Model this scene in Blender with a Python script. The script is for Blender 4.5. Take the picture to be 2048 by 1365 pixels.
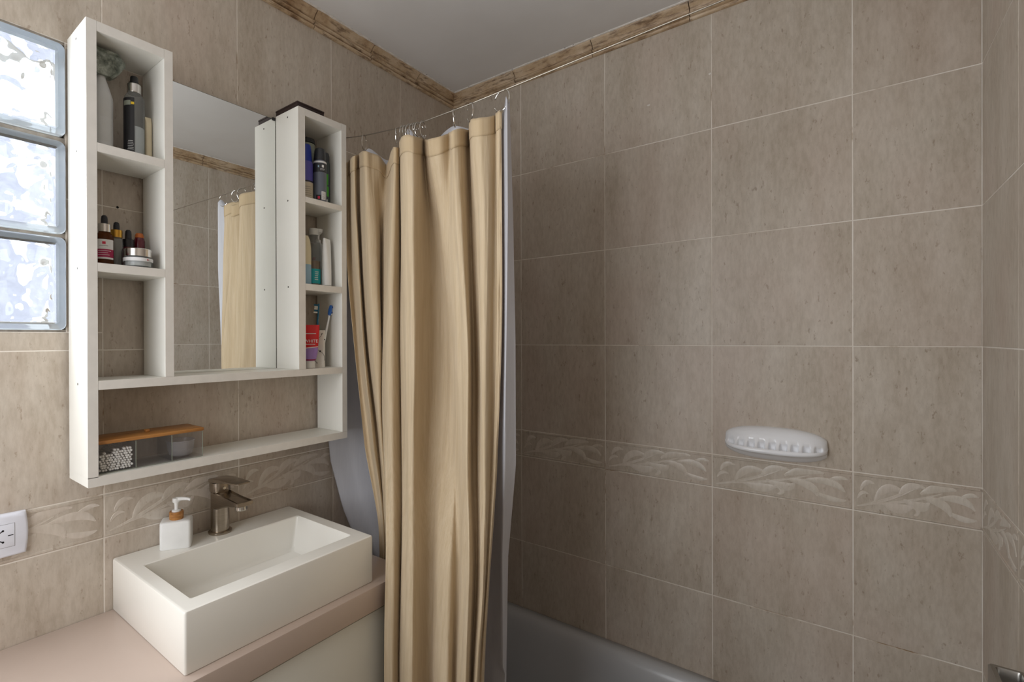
import bpy, bmesh, math, random
from mathutils import Vector, Matrix, noise

# ------------------------------------------------------------------ reset
for o in list(bpy.data.objects):
    bpy.data.objects.remove(o, do_unlink=True)
scene = bpy.context.scene
COL = scene.collection
R = random.Random(7)

# ------------------------------------------------------------------ camera
HC = 1.445                      # eye height above the floor
YAW, PITCH, ROLL = 0.6931, -0.0023, -0.0034
cam_d = bpy.data.cameras.new('camera')
cam = bpy.data.objects.new('camera', cam_d)
COL.objects.link(cam)
cam_d.sensor_width = 36.0
cam_d.lens = 1005.975 * 36.0 / 2048.0
cam_d.shift_x = (1024.0 - 868.06) / 2048.0
cam_d.clip_start = 0.02


def cam_axes():
    def to_cam(d):
        c, s = math.cos(YAW), math.sin(YAW)
        r = c * d[0] + s * d[1]
        f = -s * d[0] + c * d[1]
        u = d[2]
        c, s = math.cos(PITCH), math.sin(PITCH)
        f, u = c * f + s * u, -s * f + c * u
        c, s = math.cos(ROLL), math.sin(ROLL)
        r, u = c * r + s * u, -s * r + c * u
        return r, u, f
    cols = [to_cam(e) for e in ((1, 0, 0), (0, 1, 0), (0, 0, 1))]
    right = Vector([c[0] for c in cols])
    up = Vector([c[1] for c in cols])
    fwd = Vector([c[2] for c in cols])
    return right, up, fwd


_r, _u, _f = cam_axes()
cam.matrix_world = Matrix(((_r.x, _u.x, -_f.x, 1.19835), (_r.y, _u.y, -_f.y, -1.56495),
                           (_r.z, _u.z, -_f.z, HC), (0, 0, 0, 1)))
scene.camera = cam

# ------------------------------------------------------------------ world and light
scene.view_settings.view_transform = 'Standard'
scene.view_settings.look = 'None'
scene.view_settings.gamma = 1.0
scene.view_settings.use_curve_mapping = False
scene.view_settings.exposure = 0.0
world = bpy.data.worlds.new('daylight')
scene.world = world
world.use_nodes = True
bg = world.node_tree.nodes['Background']
bg.inputs[0].default_value = (0.86, 0.93, 1.0, 1)
bg.inputs[1].default_value = 1.9


def area(name, loc, rot, sx, sy, power, col):
    l = bpy.data.lights.new(name, 'AREA')
    l.shape = 'RECTANGLE'
    l.size, l.size_y, l.energy, l.color = sx, sy, power, col
    o = bpy.data.objects.new(name, l)
    COL.objects.link(o)
    o.location, o.rotation_euler = loc, rot
    return o


# daylight entering by the glass block window
area('window_daylight', (0.018, -1.580, HC + 0.304), (0, -math.pi / 2, 0), 0.55, 0.50, 10.0, (0.90, 0.95, 1.0))
# daylight entering by the frosted window in the wall behind the camera
area('rear_window_daylight', (0.45, -1.985, 1.50), (math.pi / 2, 0, 0), 0.62, 1.00, 8.0, (0.97, 0.98, 1.0))

# ------------------------------------------------------------------ helpers


def tag(o, label=None, cat=None, group=None, kind=None):
    if label: o['label'] = label
    if cat: o['category'] = cat
    if group: o['group'] = group
    if kind: o['kind'] = kind
    return o


def link(name, me, parent=None, loc=(0, 0, 0), rot=(0, 0, 0)):
    o = bpy.data.objects.new(name, me)
    COL.objects.link(o)
    o.location, o.rotation_euler = loc, rot
    if parent: o.parent = parent
    return o


def thing(name, label, cat, loc=(0, 0, 0), rotz=0.0, group=None):
    o = link(name, None, None, loc, (0, 0, rotz))
    o.empty_display_size = 0.02
    return tag(o, label, cat, group)


def struct(name, label, cat, loc=(0, 0, 0), rotz=0.0):
    o = thing(name, label, cat, loc, rotz)
    o['kind'] = 'structure'
    return o


def finish(bm, mats, smooth=True, angle=35):
    bmesh.ops.recalc_face_normals(bm, faces=bm.faces)
    return finish_raw(bm, mats, smooth, angle)


def finish_raw(bm, mats, smooth=True, angle=35):
    me = bpy.data.meshes.new('mesh')
    bm.to_mesh(me)
    bm.free()
    if not isinstance(mats, (list, tuple)): mats = [mats]
    for m in mats: me.materials.append(m)
    if smooth:
        for p in me.polygons: p.use_smooth = True
        me.set_sharp_from_angle(angle=math.radians(angle))
    return me


def part(name, bm, mats, parent=None, loc=(0, 0, 0), rot=(0, 0, 0), smooth=True, angle=28, label=None):
    me = finish(bm, mats, smooth, angle)
    o = link(name, me, parent, loc, rot)
    if label: o['label'] = label
    return o


def box(bm, x0, x1, y0, y1, z0, z1, bev=0.0, seg=2):
    v = [bm.verts.new(p) for p in ((x0, y0, z0), (x1, y0, z0), (x1, y1, z0), (x0, y1, z0),
                                   (x0, y0, z1), (x1, y0, z1), (x1, y1, z1), (x0, y1, z1))]
    fs = [bm.faces.new([v[i] for i in q]) for q in
          ((3, 2, 1, 0), (4, 5, 6, 7), (0, 1, 5, 4), (1, 2, 6, 5), (2, 3, 7, 6), (3, 0, 4, 7))]
    if bev > 0:
        es = list({e for f in fs for e in f.edges})
        bmesh.ops.bevel(bm, geom=es, offset=bev, segments=seg, profile=0.5, affect='EDGES')
    return bm


def bbox(*a, **k):
    return box(bmesh.new(), *a, **k)


def lathe(bm, prof, seg=28, cx=0.0, cy=0.0, sx=1.0, sy=1.0, cap=True):
    rings = []
    for r, z in prof:
        if r < 1e-6:
            rings.append([bm.verts.new((cx, cy, z))])
        else:
            rings.append([bm.verts.new((cx + sx * r * math.cos(2 * math.pi * i / seg),
                                        cy + sy * r * math.sin(2 * math.pi * i / seg), z)) for i in range(seg)])
    for a, b in zip(rings, rings[1:]):
        for i in range(seg):
            j = (i + 1) % seg
            if len(a) == 1 and len(b) == 1: continue
            if len(a) == 1: bm.faces.new((a[0], b[i], b[j]))
            elif len(b) == 1: bm.faces.new((a[i], a[j], b[0]))
            else: bm.faces.new((a[i], a[j], b[j], b[i]))
    if cap:
        if len(rings[0]) > 1: bm.faces.new(list(reversed(rings[0])))
        if len(rings[-1]) > 1: bm.faces.new(rings[-1])
    return bm


def lat(prof, **k):
    return lathe(bmesh.new(), prof, **k)


def tube(bm, pts, rad, seg=8, caps=True):
    pts = [Vector(p) for p in pts]
    n = len(pts)
    rads = rad if isinstance(rad, (list, tuple)) else [rad] * n
    t0 = (pts[1] - pts[0]).normalized()
    nrm = t0.orthogonal().normalized()
    rings = []
    for i, p in enumerate(pts):
        t = (pts[min(i + 1, n - 1)] - pts[max(i - 1, 0)]).normalized()
        nrm = (nrm - t * nrm.dot(t)).normalized()
        bn = t.cross(nrm)
        rings.append([bm.verts.new(p + rads[i] * (math.cos(2 * math.pi * k / seg) * nrm + math.sin(2 * math.pi * k / seg) * bn))
                      for k in range(seg)])
    for a, b in zip(rings, rings[1:]):
        for k in range(seg):
            j = (k + 1) % seg
            bm.faces.new((a[k], a[j], b[j], b[k]))
    if caps:
        bm.faces.new(list(reversed(rings[0])))
        bm.faces.new(rings[-1])
    return bm


def tub(pts, rad, **k):
    return tube(bmesh.new(), pts, rad, **k)


def loft(bm, loops, close=True, cap0=False, cap1=False):
    rs = [[bm.verts.new(p) for p in L] for L in loops]
    n = len(rs[0])
    for a, b in zip(rs, rs[1:]):
        for i in range(n if close else n - 1):
            j = (i + 1) % n
            bm.faces.new((a[i], a[j], b[j], b[i]))
    if cap0: bm.faces.new(list(reversed(rs[0])))
    if cap1: bm.faces.new(rs[-1])
    return bm


def rrect(x0, x1, y0, y1, r, z, n=5):
    out = []
    for cx, cy, a0 in ((x1 - r, y1 - r, 0), (x0 + r, y1 - r, 90), (x0 + r, y0 + r, 180), (x1 - r, y0 + r, 270)):
        for i in range(n + 1):
            a = math.radians(a0 + 90 * i / n)
            out.append((cx + r * math.cos(a), cy + r * math.sin(a), z))
    return out


def catmull(p, t):
    n = len(p)
    i = min(int(t), n - 2)
    f = t - i
    a, b, c, d = p[max(i - 1, 0)], p[i], p[i + 1], p[min(i + 2, n - 1)]
    return 0.5 * ((2 * b) + (c - a) * f + (2 * a - 5 * b + 4 * c - d) * f * f + (3 * b - a - 3 * c + d) * f ** 3)


def text_mesh(s, size, mat):
    cu = bpy.data.curves.new('text', 'FONT')
    cu.body, cu.size, cu.align_x, cu.align_y = s, size, 'CENTER', 'CENTER'
    cu.extrude = 0.0001
    to = bpy.data.objects.new('text', cu)
    COL.objects.link(to)
    dg = bpy.context.evaluated_depsgraph_get()
    me = bpy.data.meshes.new_from_object(to.evaluated_get(dg))
    bpy.data.objects.remove(to, do_unlink=True)
    bpy.data.curves.remove(cu)
    me.materials.clear()
    me.materials.append(mat)
    return me


# ------------------------------------------------------------------ materials
def srgb(r, g, b):
    def f(c):
        c /= 255.0
        return c / 12.92 if c <= 0.04045 else ((c + 0.055) / 1.055) ** 2.4
    return (f(r), f(g), f(b), 1.0)


class NT:
    def __init__(self, name):
        self.m = bpy.data.materials.new(name)
        self.m.use_nodes = True
        self.t = self.m.node_tree
        self.b = self.t.nodes['Principled BSDF']
        self.out = self.t.nodes['Material Output']

    def n(self, typ, **k):
        nd = self.t.nodes.new(typ)
        for a, v in k.items():
            if a.startswith('i_'):
                nd.inputs[a[2:].replace('_', ' ')].default_value = v
            else: setattr(nd, a, v)
        return nd

    def l(self, a, b): self.t.links.new(a, b)

    def ramp(self, fac, stops):
        r = self.n('ShaderNodeValToRGB')
        e = r.color_ramp.elements
        while len(e) < len(stops): e.new(0.5)
        for x, (p, c) in zip(e, stops): x.position, x.color = p, c
        self.l(fac, r.inputs[0])
        return r.outputs[0]

    def mix(self, fac, a, b, mode='MIX'):
        m = self.n('ShaderNodeMix', data_type='RGBA', blend_type=mode)
        for sock, v in ((m.inputs[0], fac), (m.inputs[6], a), (m.inputs[7], b)):
            if hasattr(v, 'is_output') or isinstance(v, bpy.types.NodeSocket): self.l(v, sock)
            else: sock.default_value = v
        return m.outputs[2]

    def coords(self, scale, rnd=False, kind='Object'):
        tc = self.n('ShaderNodeTexCoord')
        mp = self.n('ShaderNodeMapping')
        mp.inputs['Scale'].default_value = scale
        src = tc.outputs[kind]
        if rnd:
            oi = self.n('ShaderNodeObjectInfo')
            mu = self.n('ShaderNodeVectorMath', operation='SCALE')
            cx = self.n('ShaderNodeCombineXYZ', i_X=1.0, i_Y=0.37, i_Z=0.71)
            ml = self.n('ShaderNodeMath', operation='MULTIPLY')
            ml.inputs[1].default_value = 37.0
            self.l(oi.outputs['Random'], ml.inputs[0])
            self.l(cx.outputs[0], mu.inputs[0])
            self.l(ml.outputs[0], mu.inputs['Scale'])
            ad = self.n('ShaderNodeVectorMath', operation='ADD')
            self.l(src, ad.inputs[0])
            self.l(mu.outputs[0], ad.inputs[1])
            src = ad.outputs[0]
        self.l(src, mp.inputs[0])
        return mp.outputs[0]

    def noise(self, vec, scale, detail=4.0, rough=0.55):
        nz = self.n('ShaderNodeTexNoise')
        nz.inputs['Scale'].default_value = scale
        nz.inputs['Detail'].default_value = detail
        nz.inputs['Roughness'].default_value = rough
        self.l(vec, nz.inputs['Vector'])
        return nz.outputs['Fac']

    def bump(self, h, strength=0.2, dist=0.001):
        b = self.n('ShaderNodeBump')
        b.inputs['Strength'].default_value = strength
        b.inputs['Distance'].default_value = dist
        self.l(h, b.inputs['Height'])
        self.l(b.outputs[0], self.b.inputs['Normal'])

    def set(self, **k):
        for a, v in k.items():
            self.b.inputs[a.replace('_', ' ')].default_value = v
        return self


def plain(name, col, rough=0.5, metal=0.0, var=0.05, scale=30.0, **k):
    m = NT(name)
    v = m.coords((1, 1, 1))
    f = m.noise(v, scale)
    d = tuple(c * (1 - var) for c in col[:3]) + (1,)
    l = tuple(min(1, c * (1 + var)) for c in col[:3]) + (1,)
    m.l(m.ramp(f, [(0.35, d), (0.65, l)]), m.b.inputs['Base Color'])
    m.set(Roughness=rough, Metallic=metal, **k)
    return m.m


def make_tile(name, c_lo, c_mid, c_hi, fleck, rough=0.28, bump=0.10):
    m = NT(name)
    v1 = m.coords((1, 1, 0.28), rnd=True)
    big = m.noise(v1, 14.0, 5.0, 0.6)
    base = m.ramp(big, [(0.30, c_lo), (0.5, c_mid), (0.72, c_hi)])
    v2 = m.coords((1, 1, 0.30), rnd=True)
    fine = m.noise(v2, 120.0, 4.0, 0.65)
    base = m.mix(m.ramp(fine, [(0.40, (0.72, 0.72, 0.72, 1)), (0.60, (1, 1, 1, 1))]), (0, 0, 0, 1), base, 'MIX') if False else \
        m.mix(0.30, base, m.ramp(fine, [(0.36, tuple(c * 0.78 for c in c_lo[:3]) + (1,)), (0.62, c_hi)]))
    v3 = m.coords((1, 1, 0.40), rnd=True)
    fl = m.noise(v3, 105.0, 3.0, 0.7)
    base = m.mix(m.ramp(fl, [(0.615, (0, 0, 0, 1)), (0.71, (0.55, 0.55, 0.55, 1))]), base, fleck)
    pk = m.noise(m.coords((1, 1, 0.5), rnd=True), 5.0, 2.0)
    base = m.mix(m.ramp(pk, [(0.45, (0, 0, 0, 1)), (0.7, (0.20, 0.20, 0.20, 1))]), base, srgb(196, 170, 158))
    m.l(base, m.b.inputs['Base Color'])
    m.set(Roughness=rough)
    m.bump(fine, bump, 0.0006)
    return m.m


M = {}
M['tile'] = make_tile('beige_stone_tile', srgb(174, 160, 143), srgb(188, 176, 161), srgb(201, 191, 178), srgb(130, 108, 86), 0.42)
M['leaf'] = make_tile('pale_leaf_relief', srgb(198, 187, 172), srgb(207, 197, 184), srgb(212, 204, 193), srgb(180, 165, 149), 0.35, 0.05)
g = NT('grout')
nz = g.noise(g.coords((1, 1, 1), kind='Object'), 6.0, 5.0, 0.65)
g.l(g.ramp(nz, [(0.32, srgb(150, 124, 96)), (0.42, srgb(218, 209, 197)), (0.65, srgb(234, 228, 219))]), g.b.inputs['Base Color'])
g.set(Roughness=0.9)
M['grout'] = g.m
c = NT('weathered_shaded_moulding')
v = c.coords((1, 1, 1))
n1 = c.noise(v, 9.0, 6.0, 0.7)
n2 = c.noise(c.coords((4, 4, 30)), 5.0, 5.0, 0.7)
cc = c.ramp(n1, [(0.30, srgb(148, 118, 86)), (0.46, srgb(188, 162, 130)), (0.68, srgb(212, 192, 166))])
cc = c.mix(c.ramp(n2, [(0.50, (0, 0, 0, 1)), (0.64, (0.75, 0.75, 0.75, 1))]), cc, srgb(92, 64, 40))  # brown stains; the dark lengthwise streaks also paint in groove shade
c.l(cc, c.b.inputs['Base Color'])
c.set(Roughness=0.45)
c.bump(n1, 0.3, 0.001)
M['moulding'] = c.m
p = NT('ceiling_paint')
f = p.noise(p.coords((1, 1, 1)), 3.0, 4.0)
p.l(p.ramp(f, [(0.35, srgb(226, 223, 220)), (0.65, srgb(233, 231, 229))]), p.b.inputs['Base Color'])
p.bump(p.noise(p.coords((1, 1, 1)), 160.0), 0.08, 0.0006)
p.set(Roughness=0.8)
M['ceiling'] = p.m
M['caulk'] = plain('white_paint_bead', srgb(220, 214, 206), 0.7, var=0.12, scale=60)
M['mould'] = plain('dark_mildew', srgb(46, 38, 30), 0.9)
M['melamine'] = plain('white_melamine', srgb(226, 224, 216), 0.42, var=0.02, scale=8)
M['melamine_edge'] = plain('white_edge_band', srgb(220, 216, 209), 0.45, var=0.03, scale=40)
M['screw'] = plain('dark_screw', srgb(70, 66, 60), 0.5, 0.5)
M['mirror'] = plain('mirror_silver', (0.90, 0.92, 0.91, 1), 0.0, 1.0, var=0.0)
M['mirror_edge'] = plain('mirror_edge_glass', srgb(70, 92, 84), 0.2)
M['ceramic'] = plain('white_ceramic', srgb(234, 231, 223), 0.16, var=0.015, scale=5)
M['dish_ceramic'] = plain('bluish_white_ceramic', srgb(240, 241, 244), 0.14, var=0.015, scale=5)
M['tub'] = plain('tub_enamel', srgb(186, 187, 189), 0.22, var=0.02, scale=5)
M['counter'] = plain('pink_beige_counter', srgb(192, 174, 162), 0.34, var=0.03, scale=4)
M['cabinet'] = plain('vanity_white_laminate', srgb(214, 212, 202), 0.45, var=0.02, scale=6)
M['dark'] = plain('dark_gap', srgb(28, 25, 22), 0.9)
b = NT('brushed_nickel')
f = b.noise(b.coords((1, 1, 60)), 40.0, 3.0)
b.l(b.ramp(f, [(0.3, srgb(150, 138, 124)), (0.7, srgb(178, 167, 153))]), b.b.inputs['Base Color'])
b.set(Metallic=1.0, Roughness=0.27)
M['nickel'] = b.m
M['chrome'] = plain('chrome', srgb(205, 202, 196), 0.12, 1.0, var=0.02)
M['steel'] = plain('dark_steel', srgb(168, 165, 160), 0.38, 1.0, var=0.05)
M['wire'] = plain('galvanised_wire', srgb(150, 142, 130), 0.4, 0.9, var=0.1)
w = NT('bamboo')
wv = w.noise(w.coords((60, 3, 60)), 3.0, 5.0, 0.6)
w.l(w.ramp(wv, [(0.3, srgb(142, 92, 42)), (0.5, srgb(168, 114, 58)), (0.7, srgb(190, 138, 78))]), w.b.inputs['Base Color'])
w.set(Roughness=0.4)
M['bamboo'] = w.m


def clear(name, tint, rough=0.03, mixf=0.86, body=(0.8, 0.8, 0.8, 1)):
    m = NT(name)
    tr = m.n('ShaderNodeBsdfTransparent')
    tr.inputs[0].default_value = tint
    lw = m.n('ShaderNodeLayerWeight', i_Blend=0.5)
    pw = m.n('ShaderNodeMath', operation='POWER')
    pw.inputs[1].default_value = 4.0
    m.l(lw.outputs['Facing'], pw.inputs[0])
    fr = m.n('ShaderNodeMath', operation='MULTIPLY_ADD')
    fr.inputs[1].default_value, fr.inputs[2].default_value = 0.45, 0.025
    m.l(pw.outputs[0], fr.inputs[0])
    gl = m.n('ShaderNodeBsdfGlossy')
    gl.inputs['Roughness'].default_value = rough
    m1 = m.n('ShaderNodeMixShader')
    m.l(fr.outputs[0], m1.inputs[0])
    m.l(tr.outputs[0], m1.inputs[1])
    m.l(gl.outputs[0], m1.inputs[2])
    df = m.n('ShaderNodeBsdfDiffuse')
    f = m.noise(m.coords((1, 1, 1)), 20.0)
    m.l(m.ramp(f, [(0.3, tuple(c * 0.92 for c in body[:3]) + (1,)), (0.7, body)]), df.inputs[0])
    m2 = m.n('ShaderNodeMixShader')
    m2.inputs[0].default_value = 1 - mixf
    m.l(m1.outputs[0], m2.inputs[1])
    m.l(df.outputs[0], m2.inputs[2])
    m.l(m2.outputs[0], m.out.inputs[0])
    return m.m


M['acrylic'] = clear('clear_acrylic', (0.97, 0.97, 0.975, 1), 0.03, 0.975, (0.7, 0.68, 0.67, 1))
M['clear_glass'] = clear('clear_bottle_glass', (0.80, 0.82, 0.82, 1), 0.03, 0.85, (0.5, 0.52, 0.52, 1))
M['amber'] = clear('amber_glass', (0.32, 0.15, 0.06, 1), 0.05, 0.55, srgb(104, 58, 28))
M['frosted'] = plain('frosted_white_plastic', srgb(196, 197, 196), 0.35, var=0.03)
gb = NT('block_glass')
gb.set(Roughness=0.0, IOR=1.48, Transmission_Weight=1.0)
gb.b.inputs['Base Color'].default_value = (0.97, 0.99, 1.0, 1)
gbn = gb.noise(gb.coords((1, 1, 1), rnd=True), 5.0, 1.0, 0.4)
gb.bump(gbn, 0.05, 0.002)
M['block_glass'] = gb.m
rm = NT('block_rim_glass')
rm.b.inputs['Base Color'].default_value = (0.96, 0.985, 1.0, 1)
rm.set(Roughness=0.05, IOR=1.48, Transmission_Weight=1.0)
rt = rm.n('ShaderNodeBsdfTranslucent')
rm.l(rm.ramp(rm.noise(rm.coords((1, 1, 1)), 30.0), [(0.3, (0.80, 0.88, 0.94, 1)), (0.7, (0.93, 0.97, 1.0, 1))]), rt.inputs[0])
rx = rm.n('ShaderNodeMixShader')
rx.inputs[0].default_value = 0.6
rm.l(rm.b.outputs[0], rx.inputs[1])
rm.l(rt.outputs[0], rx.inputs[2])
rm.l(rx.outputs[0], rm.out.inputs[0])
M['block_rim'] = rm.m
M['block_edge'] = plain('block_white_edge_coat', srgb(240, 246, 250), 0.3, var=0.02)
M['mortar'] = plain('window_mortar', srgb(150, 142, 132), 0.95, var=0.22, scale=70)
for k, col, r in (('white_plastic', (232, 232, 230), 0.35), ('outlet_white', (228, 230, 240), 0.3), ('black_plastic', (22, 21, 24), 0.35),
                  ('black_rubber', (24, 24, 30), 0.55), ('black_label', (26, 26, 30), 0.4), ('yellow', (222, 186, 24), 0.45),
                  ('cream_plastic', (214, 200, 170), 0.4), ('gold', (196, 150, 66), 0.3), ('label_white', (222, 222, 222), 0.5),
                  ('magenta', (158, 18, 72), 0.5), ('red_print', (196, 22, 60), 0.5), ('grey_print', (120, 116, 116), 0.6),
                  ('orange_cap', (176, 92, 26), 0.4), ('burgundy', (84, 12, 28), 0.2), ('blue_cap', (16, 46, 150), 0.35),
                  ('violet_label', (82, 78, 160), 0.45), ('bone_plastic', (190, 180, 160), 0.45), ('grey_can', (98, 104, 116), 0.32),
                  ('dark_cap', (46, 48, 52), 0.4), ('dark_green_can', (46, 58, 58), 0.35), ('leaf_green', (64, 156, 40), 0.45),
                  ('sage_plastic', (140, 146, 132), 0.45), ('turquoise', (22, 158, 164), 0.45), ('pale_blue', (150, 184, 208), 0.4),
                  ('cream_label', (216, 206, 176), 0.5), ('red_tube', (206, 20, 26), 0.32), ('lilac', (156, 124, 190), 0.35),
                  ('brush_blue', (34, 92, 168), 0.4), ('brush_teal', (28, 100, 132), 0.4), ('bristle_white', (232, 232, 226), 0.8),
                  ('bristle_blue', (28, 60, 170), 0.8), ('pot_white', (224, 220, 212), 0.3), ('ink', (30, 26, 24), 0.6),
                  ('brown_box', (40, 24, 22), 0.5), ('cotton', (238, 236, 230), 0.95), ('amber_liquid', (122, 92, 54), 0.3),
                  ('floor_tile', (214, 205, 194), 0.3), ('door_white', (226, 222, 214), 0.4), ('rust', (122, 62, 30), 0.9)):
    M[k] = plain(k, srgb(*col), r, var=0.03, scale=25)
M['gold'].node_tree.nodes['Principled BSDF'].inputs['Metallic'].default_value = 1.0
M['silver_cap'] = plain('silver_cap', srgb(206, 202, 198), 0.22, 1.0, var=0.02)
s = NT('grey_green_marble')
f = s.noise(s.coords((1, 1, 1)), 60.0, 6.0, 0.7)
s.l(s.ramp(f, [(0.35, srgb(70, 78, 70)), (0.5, srgb(128, 136, 126)), (0.66, srgb(176, 182, 174))]), s.b.inputs['Base Color'])
s.set(Roughness=0.3)
M['marble'] = s.m


def cloth(name, lo, hi, trans, wr=0.25, rough=0.85, tw=0.3):
    m = NT(name)
    v = m.coords((90, 90, 3.0))
    f1 = m.noise(v, 3.0, 4.0, 0.65)
    f2 = m.noise(m.coords((1, 1, 0.10)), 60.0, 3.0, 0.6)
    m.l(m.mix(0.4, m.ramp(f1, [(0.3, lo), (0.7, hi)]), m.ramp(f2, [(0.3, lo), (0.7, hi)])), m.b.inputs['Base Color'])
    m.set(Roughness=rough)
    if 'Sheen Weight' in m.b.inputs: m.b.inputs['Sheen Weight'].default_value = 0.15
    m.bump(f2, wr, 0.003)
    tl = m.n('ShaderNodeBsdfTranslucent')
    tl.inputs[0].default_value = trans
    mx = m.n('ShaderNodeMixShader')
    mx.inputs[0].default_value = tw
    m.l(m.b.outputs[0], mx.inputs[1])
    m.l(tl.outputs[0], mx.inputs[2])
    m.l(mx.outputs[0], m.out.inputs[0])
    return m.m


M['curtain'] = cloth('sand_cotton', srgb(200, 178, 143), srgb(222, 203, 173), srgb(216, 184, 134), 0.9, tw=0.18)
M['header'] = cloth('sand_cotton_header', srgb(194, 170, 134), srgb(208, 187, 154), srgb(210, 180, 132), 0.12, tw=0.12)
M['liner'] = cloth('white_liner', srgb(214, 214, 220), srgb(228, 228, 232), srgb(220, 220, 228), 0.06, 0.4, tw=0.30)

# ------------------------------------------------------------------ room shell
W = 1.4117            # width of the room (tub wall)
YB = -2.00            # wall behind the camera
CEIL = HC + 0.951
P = 0.3007            # tile pitch
Z0 = HC - 0.0187
DEC = 0.0914
GAP = 0.0021
ROWS = []             # (z0, z1, is decor)
z = Z0
for k in range(3):
    ROWS.append((Z0 + k * P, Z0 + (k + 1) * P, False))
ROWS[-1] = (ROWS[-1][0], HC + 0.912, False)
ROWS.append((Z0 - P, Z0, False))
ROWS.append((Z0 - P - DEC, Z0 - P, True))
zb = Z0 - P - DEC
for k in range(4):
    ROWS.append((max(zb - (k + 1) * P, 0.0), zb - k * P, False))

_tile_cache = {}


def tile_mesh(w, h, decor=False):
    key = (round(w, 3), round(h, 3), decor)
    if key in _tile_cache: return _tile_cache[key]
    bm = bmesh.new()
    a, b_ = w / 2 - GAP / 2, h / 2 - GAP / 2
    e, t = 0.0008, 0.006
    loops = []
    for ins, y in ((0, t), (0, e), (e * 0.35, e * 0.3), (e * 1.2, 0.0)):
        loops.append([(-a + ins, y, -b_ + ins), (a - ins, y, -b_ + ins), (a - ins, y, b_ - ins), (-a + ins, y, b_ - ins)])
    loft(bm, loops, cap1=True)
    if decor:
        for zc in (-b_ + 0.004, b_ - 0.004):
            loft(bm, [[(x, 0.001, zc - 0.0035), (x, -0.0013, zc - 0.0018), (x, -0.0013, zc + 0.0018), (x, 0.001, zc + 0.0035)]
                      for x in (-a + 0.002, a - 0.002)], cap0=True, cap1=True)
    me = finish(bm, M['tile'], smooth=False)
    _tile_cache[key] = me
    return me


def leaf_mesh(w):
    """acanthus style leaves and stems raised on the border tile"""
    bm = bmesh.new()

    def leaf(p0, p1, p2, wid, h=0.0006, n=9):
        L, C_, Rr = [], [], []
        for i in range(n + 1):
            t = i / n
            x = (1 - t) ** 2 * p0[0] + 2 * t * (1 - t) * p1[0] + t * t * p2[0]
            zz = (1 - t) ** 2 * p0[1] + 2 * t * (1 - t) * p1[1] + t * t * p2[1]
            dx = 2 * (1 - t) * (p1[0] - p0[0]) + 2 * t * (p2[0] - p1[0])
            dz = 2 * (1 - t) * (p1[1] - p0[1]) + 2 * t * (p2[1] - p1[1])
            q = math.hypot(dx, dz) or 1
            ww = 1.35 * wid * (math.sin(math.pi * (0.06 + 0.90 * t)) ** 0.8)
            L.append((x - dz / q * ww, 0.0002, zz + dx / q * ww))
            Rr.append((x + dz / q * ww, 0.0002, zz - dx / q * ww))
            C_.append((x, -h, zz))
        mid_l = [((a[0] + 0.25 * (b[0] - a[0])), -h * 0.9, a[2] + 0.25 * (b[2] - a[2])) for a, b in zip(L, C_)]
        mid_r = [((a[0] + 0.25 * (b[0] - a[0])), -h * 0.9, a[2] + 0.25 * (b[2] - a[2])) for a, b in zip(Rr, C_)]
        C2 = [(q[0], -h * 0.45, q[2]) for q in C_]
        loft(bm, [list(z_) for z_ in zip(L, mid_l, C2, mid_r, Rr)], close=False)
    s = w / 0.3
    S = lambda x, z_: ((x - 0.15) * s, (z_ - 0.0457))
    for a, b_, c_, wd in ((S(.010, .012), S(.090, .030), S(.170, .082), .0032), (S(.040, .020), S(.120, .030), S(.215, .068), .0026),
                          (S(.055, .024), S(.075, .080), S(.125, .060), .0078), (S(.075, .026), S(.120, .012), S(.150, .030), .0085),
                          (S(.150, .030), S(.170, .016), S(.150, .010), .0045), (S(.115, .048), S(.130, .084), S(.178, .074), .0070),
                          (S(.125, .042), S(.180, .020), S(.185, .044), .0085), (S(.165, .060), S(.200, .086), S(.245, .078), .0075),
                          (S(.170, .052), S(.230, .050), S(.232, .020), .0080), (S(.205, .055), S(.265, .070), S(.285, .040), .0068),
                          (S(.225, .030), S(.262, .012), S(.288, .020), .0050), (S(.250, .060), S(.275, .078), S(.292, .070), .0040),
                          (S(.020, .050), S(.030, .078), S(.055, .070), .0050), (S(.012, .030), S(.022, .052), S(.040, .044), .0035)):
        leaf(a, b_, c_, wd)
    return finish(bm, M['leaf'])


LEAF = leaf_mesh(0.3)


def tile_wall(parent, cols, rot, to_world, hole=None, ymax=None):
    """cols: joint positions along the wall; to_world(s, z) gives the front-face point"""
    for z0, z1, dec in sorted(ROWS):
        if z1 - z0 < 0.02: continue
        for s0, s1 in zip(cols, cols[1:]):
            cells = [(s0, s1, z0, z1)]
            if hole:
                h0, h1, hz0, hz1 = hole
                if s0 < h1 and s1 > h0 and z0 < hz1 and z1 > hz0:
                    cells = []
                    if z0 < hz0: cells.append((s0, s1, z0, hz0))
                    if z1 > hz1: cells.append((s0, s1, hz1, z1))
                    za, zb_ = max(z0, hz0), min(z1, hz1)
                    if s0 < h0: cells.append((s0, h0, za, zb_))
                    if s1 > h1: cells.append((h1, s1, za, zb_))
            for a, b_, c_, d in cells:
                if b_ - a < 0.008 or d - c_ < 0.008: continue
                full = dec and abs((b_ - a) - 0.3) < 0.03
                pos = Vector(to_world((a + b_) / 2, (c_ + d) / 2))
                o = link('border_tile' if dec else 'tile', tile_mesh(b_ - a, d - c_, dec), parent, pos,
                         (R.uniform(-.0016, .0016), 0, rot + R.uniform(-.0016, .0016)))
                if dec:
                    if 'label' not in o: o['label'] = 'border tile with raised pale leaves'
                    lf = link('leaf_relief', LEAF, o)
                    lf.scale = (min(1.0, (b_ - a) / 0.3), 1, 1)


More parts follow.
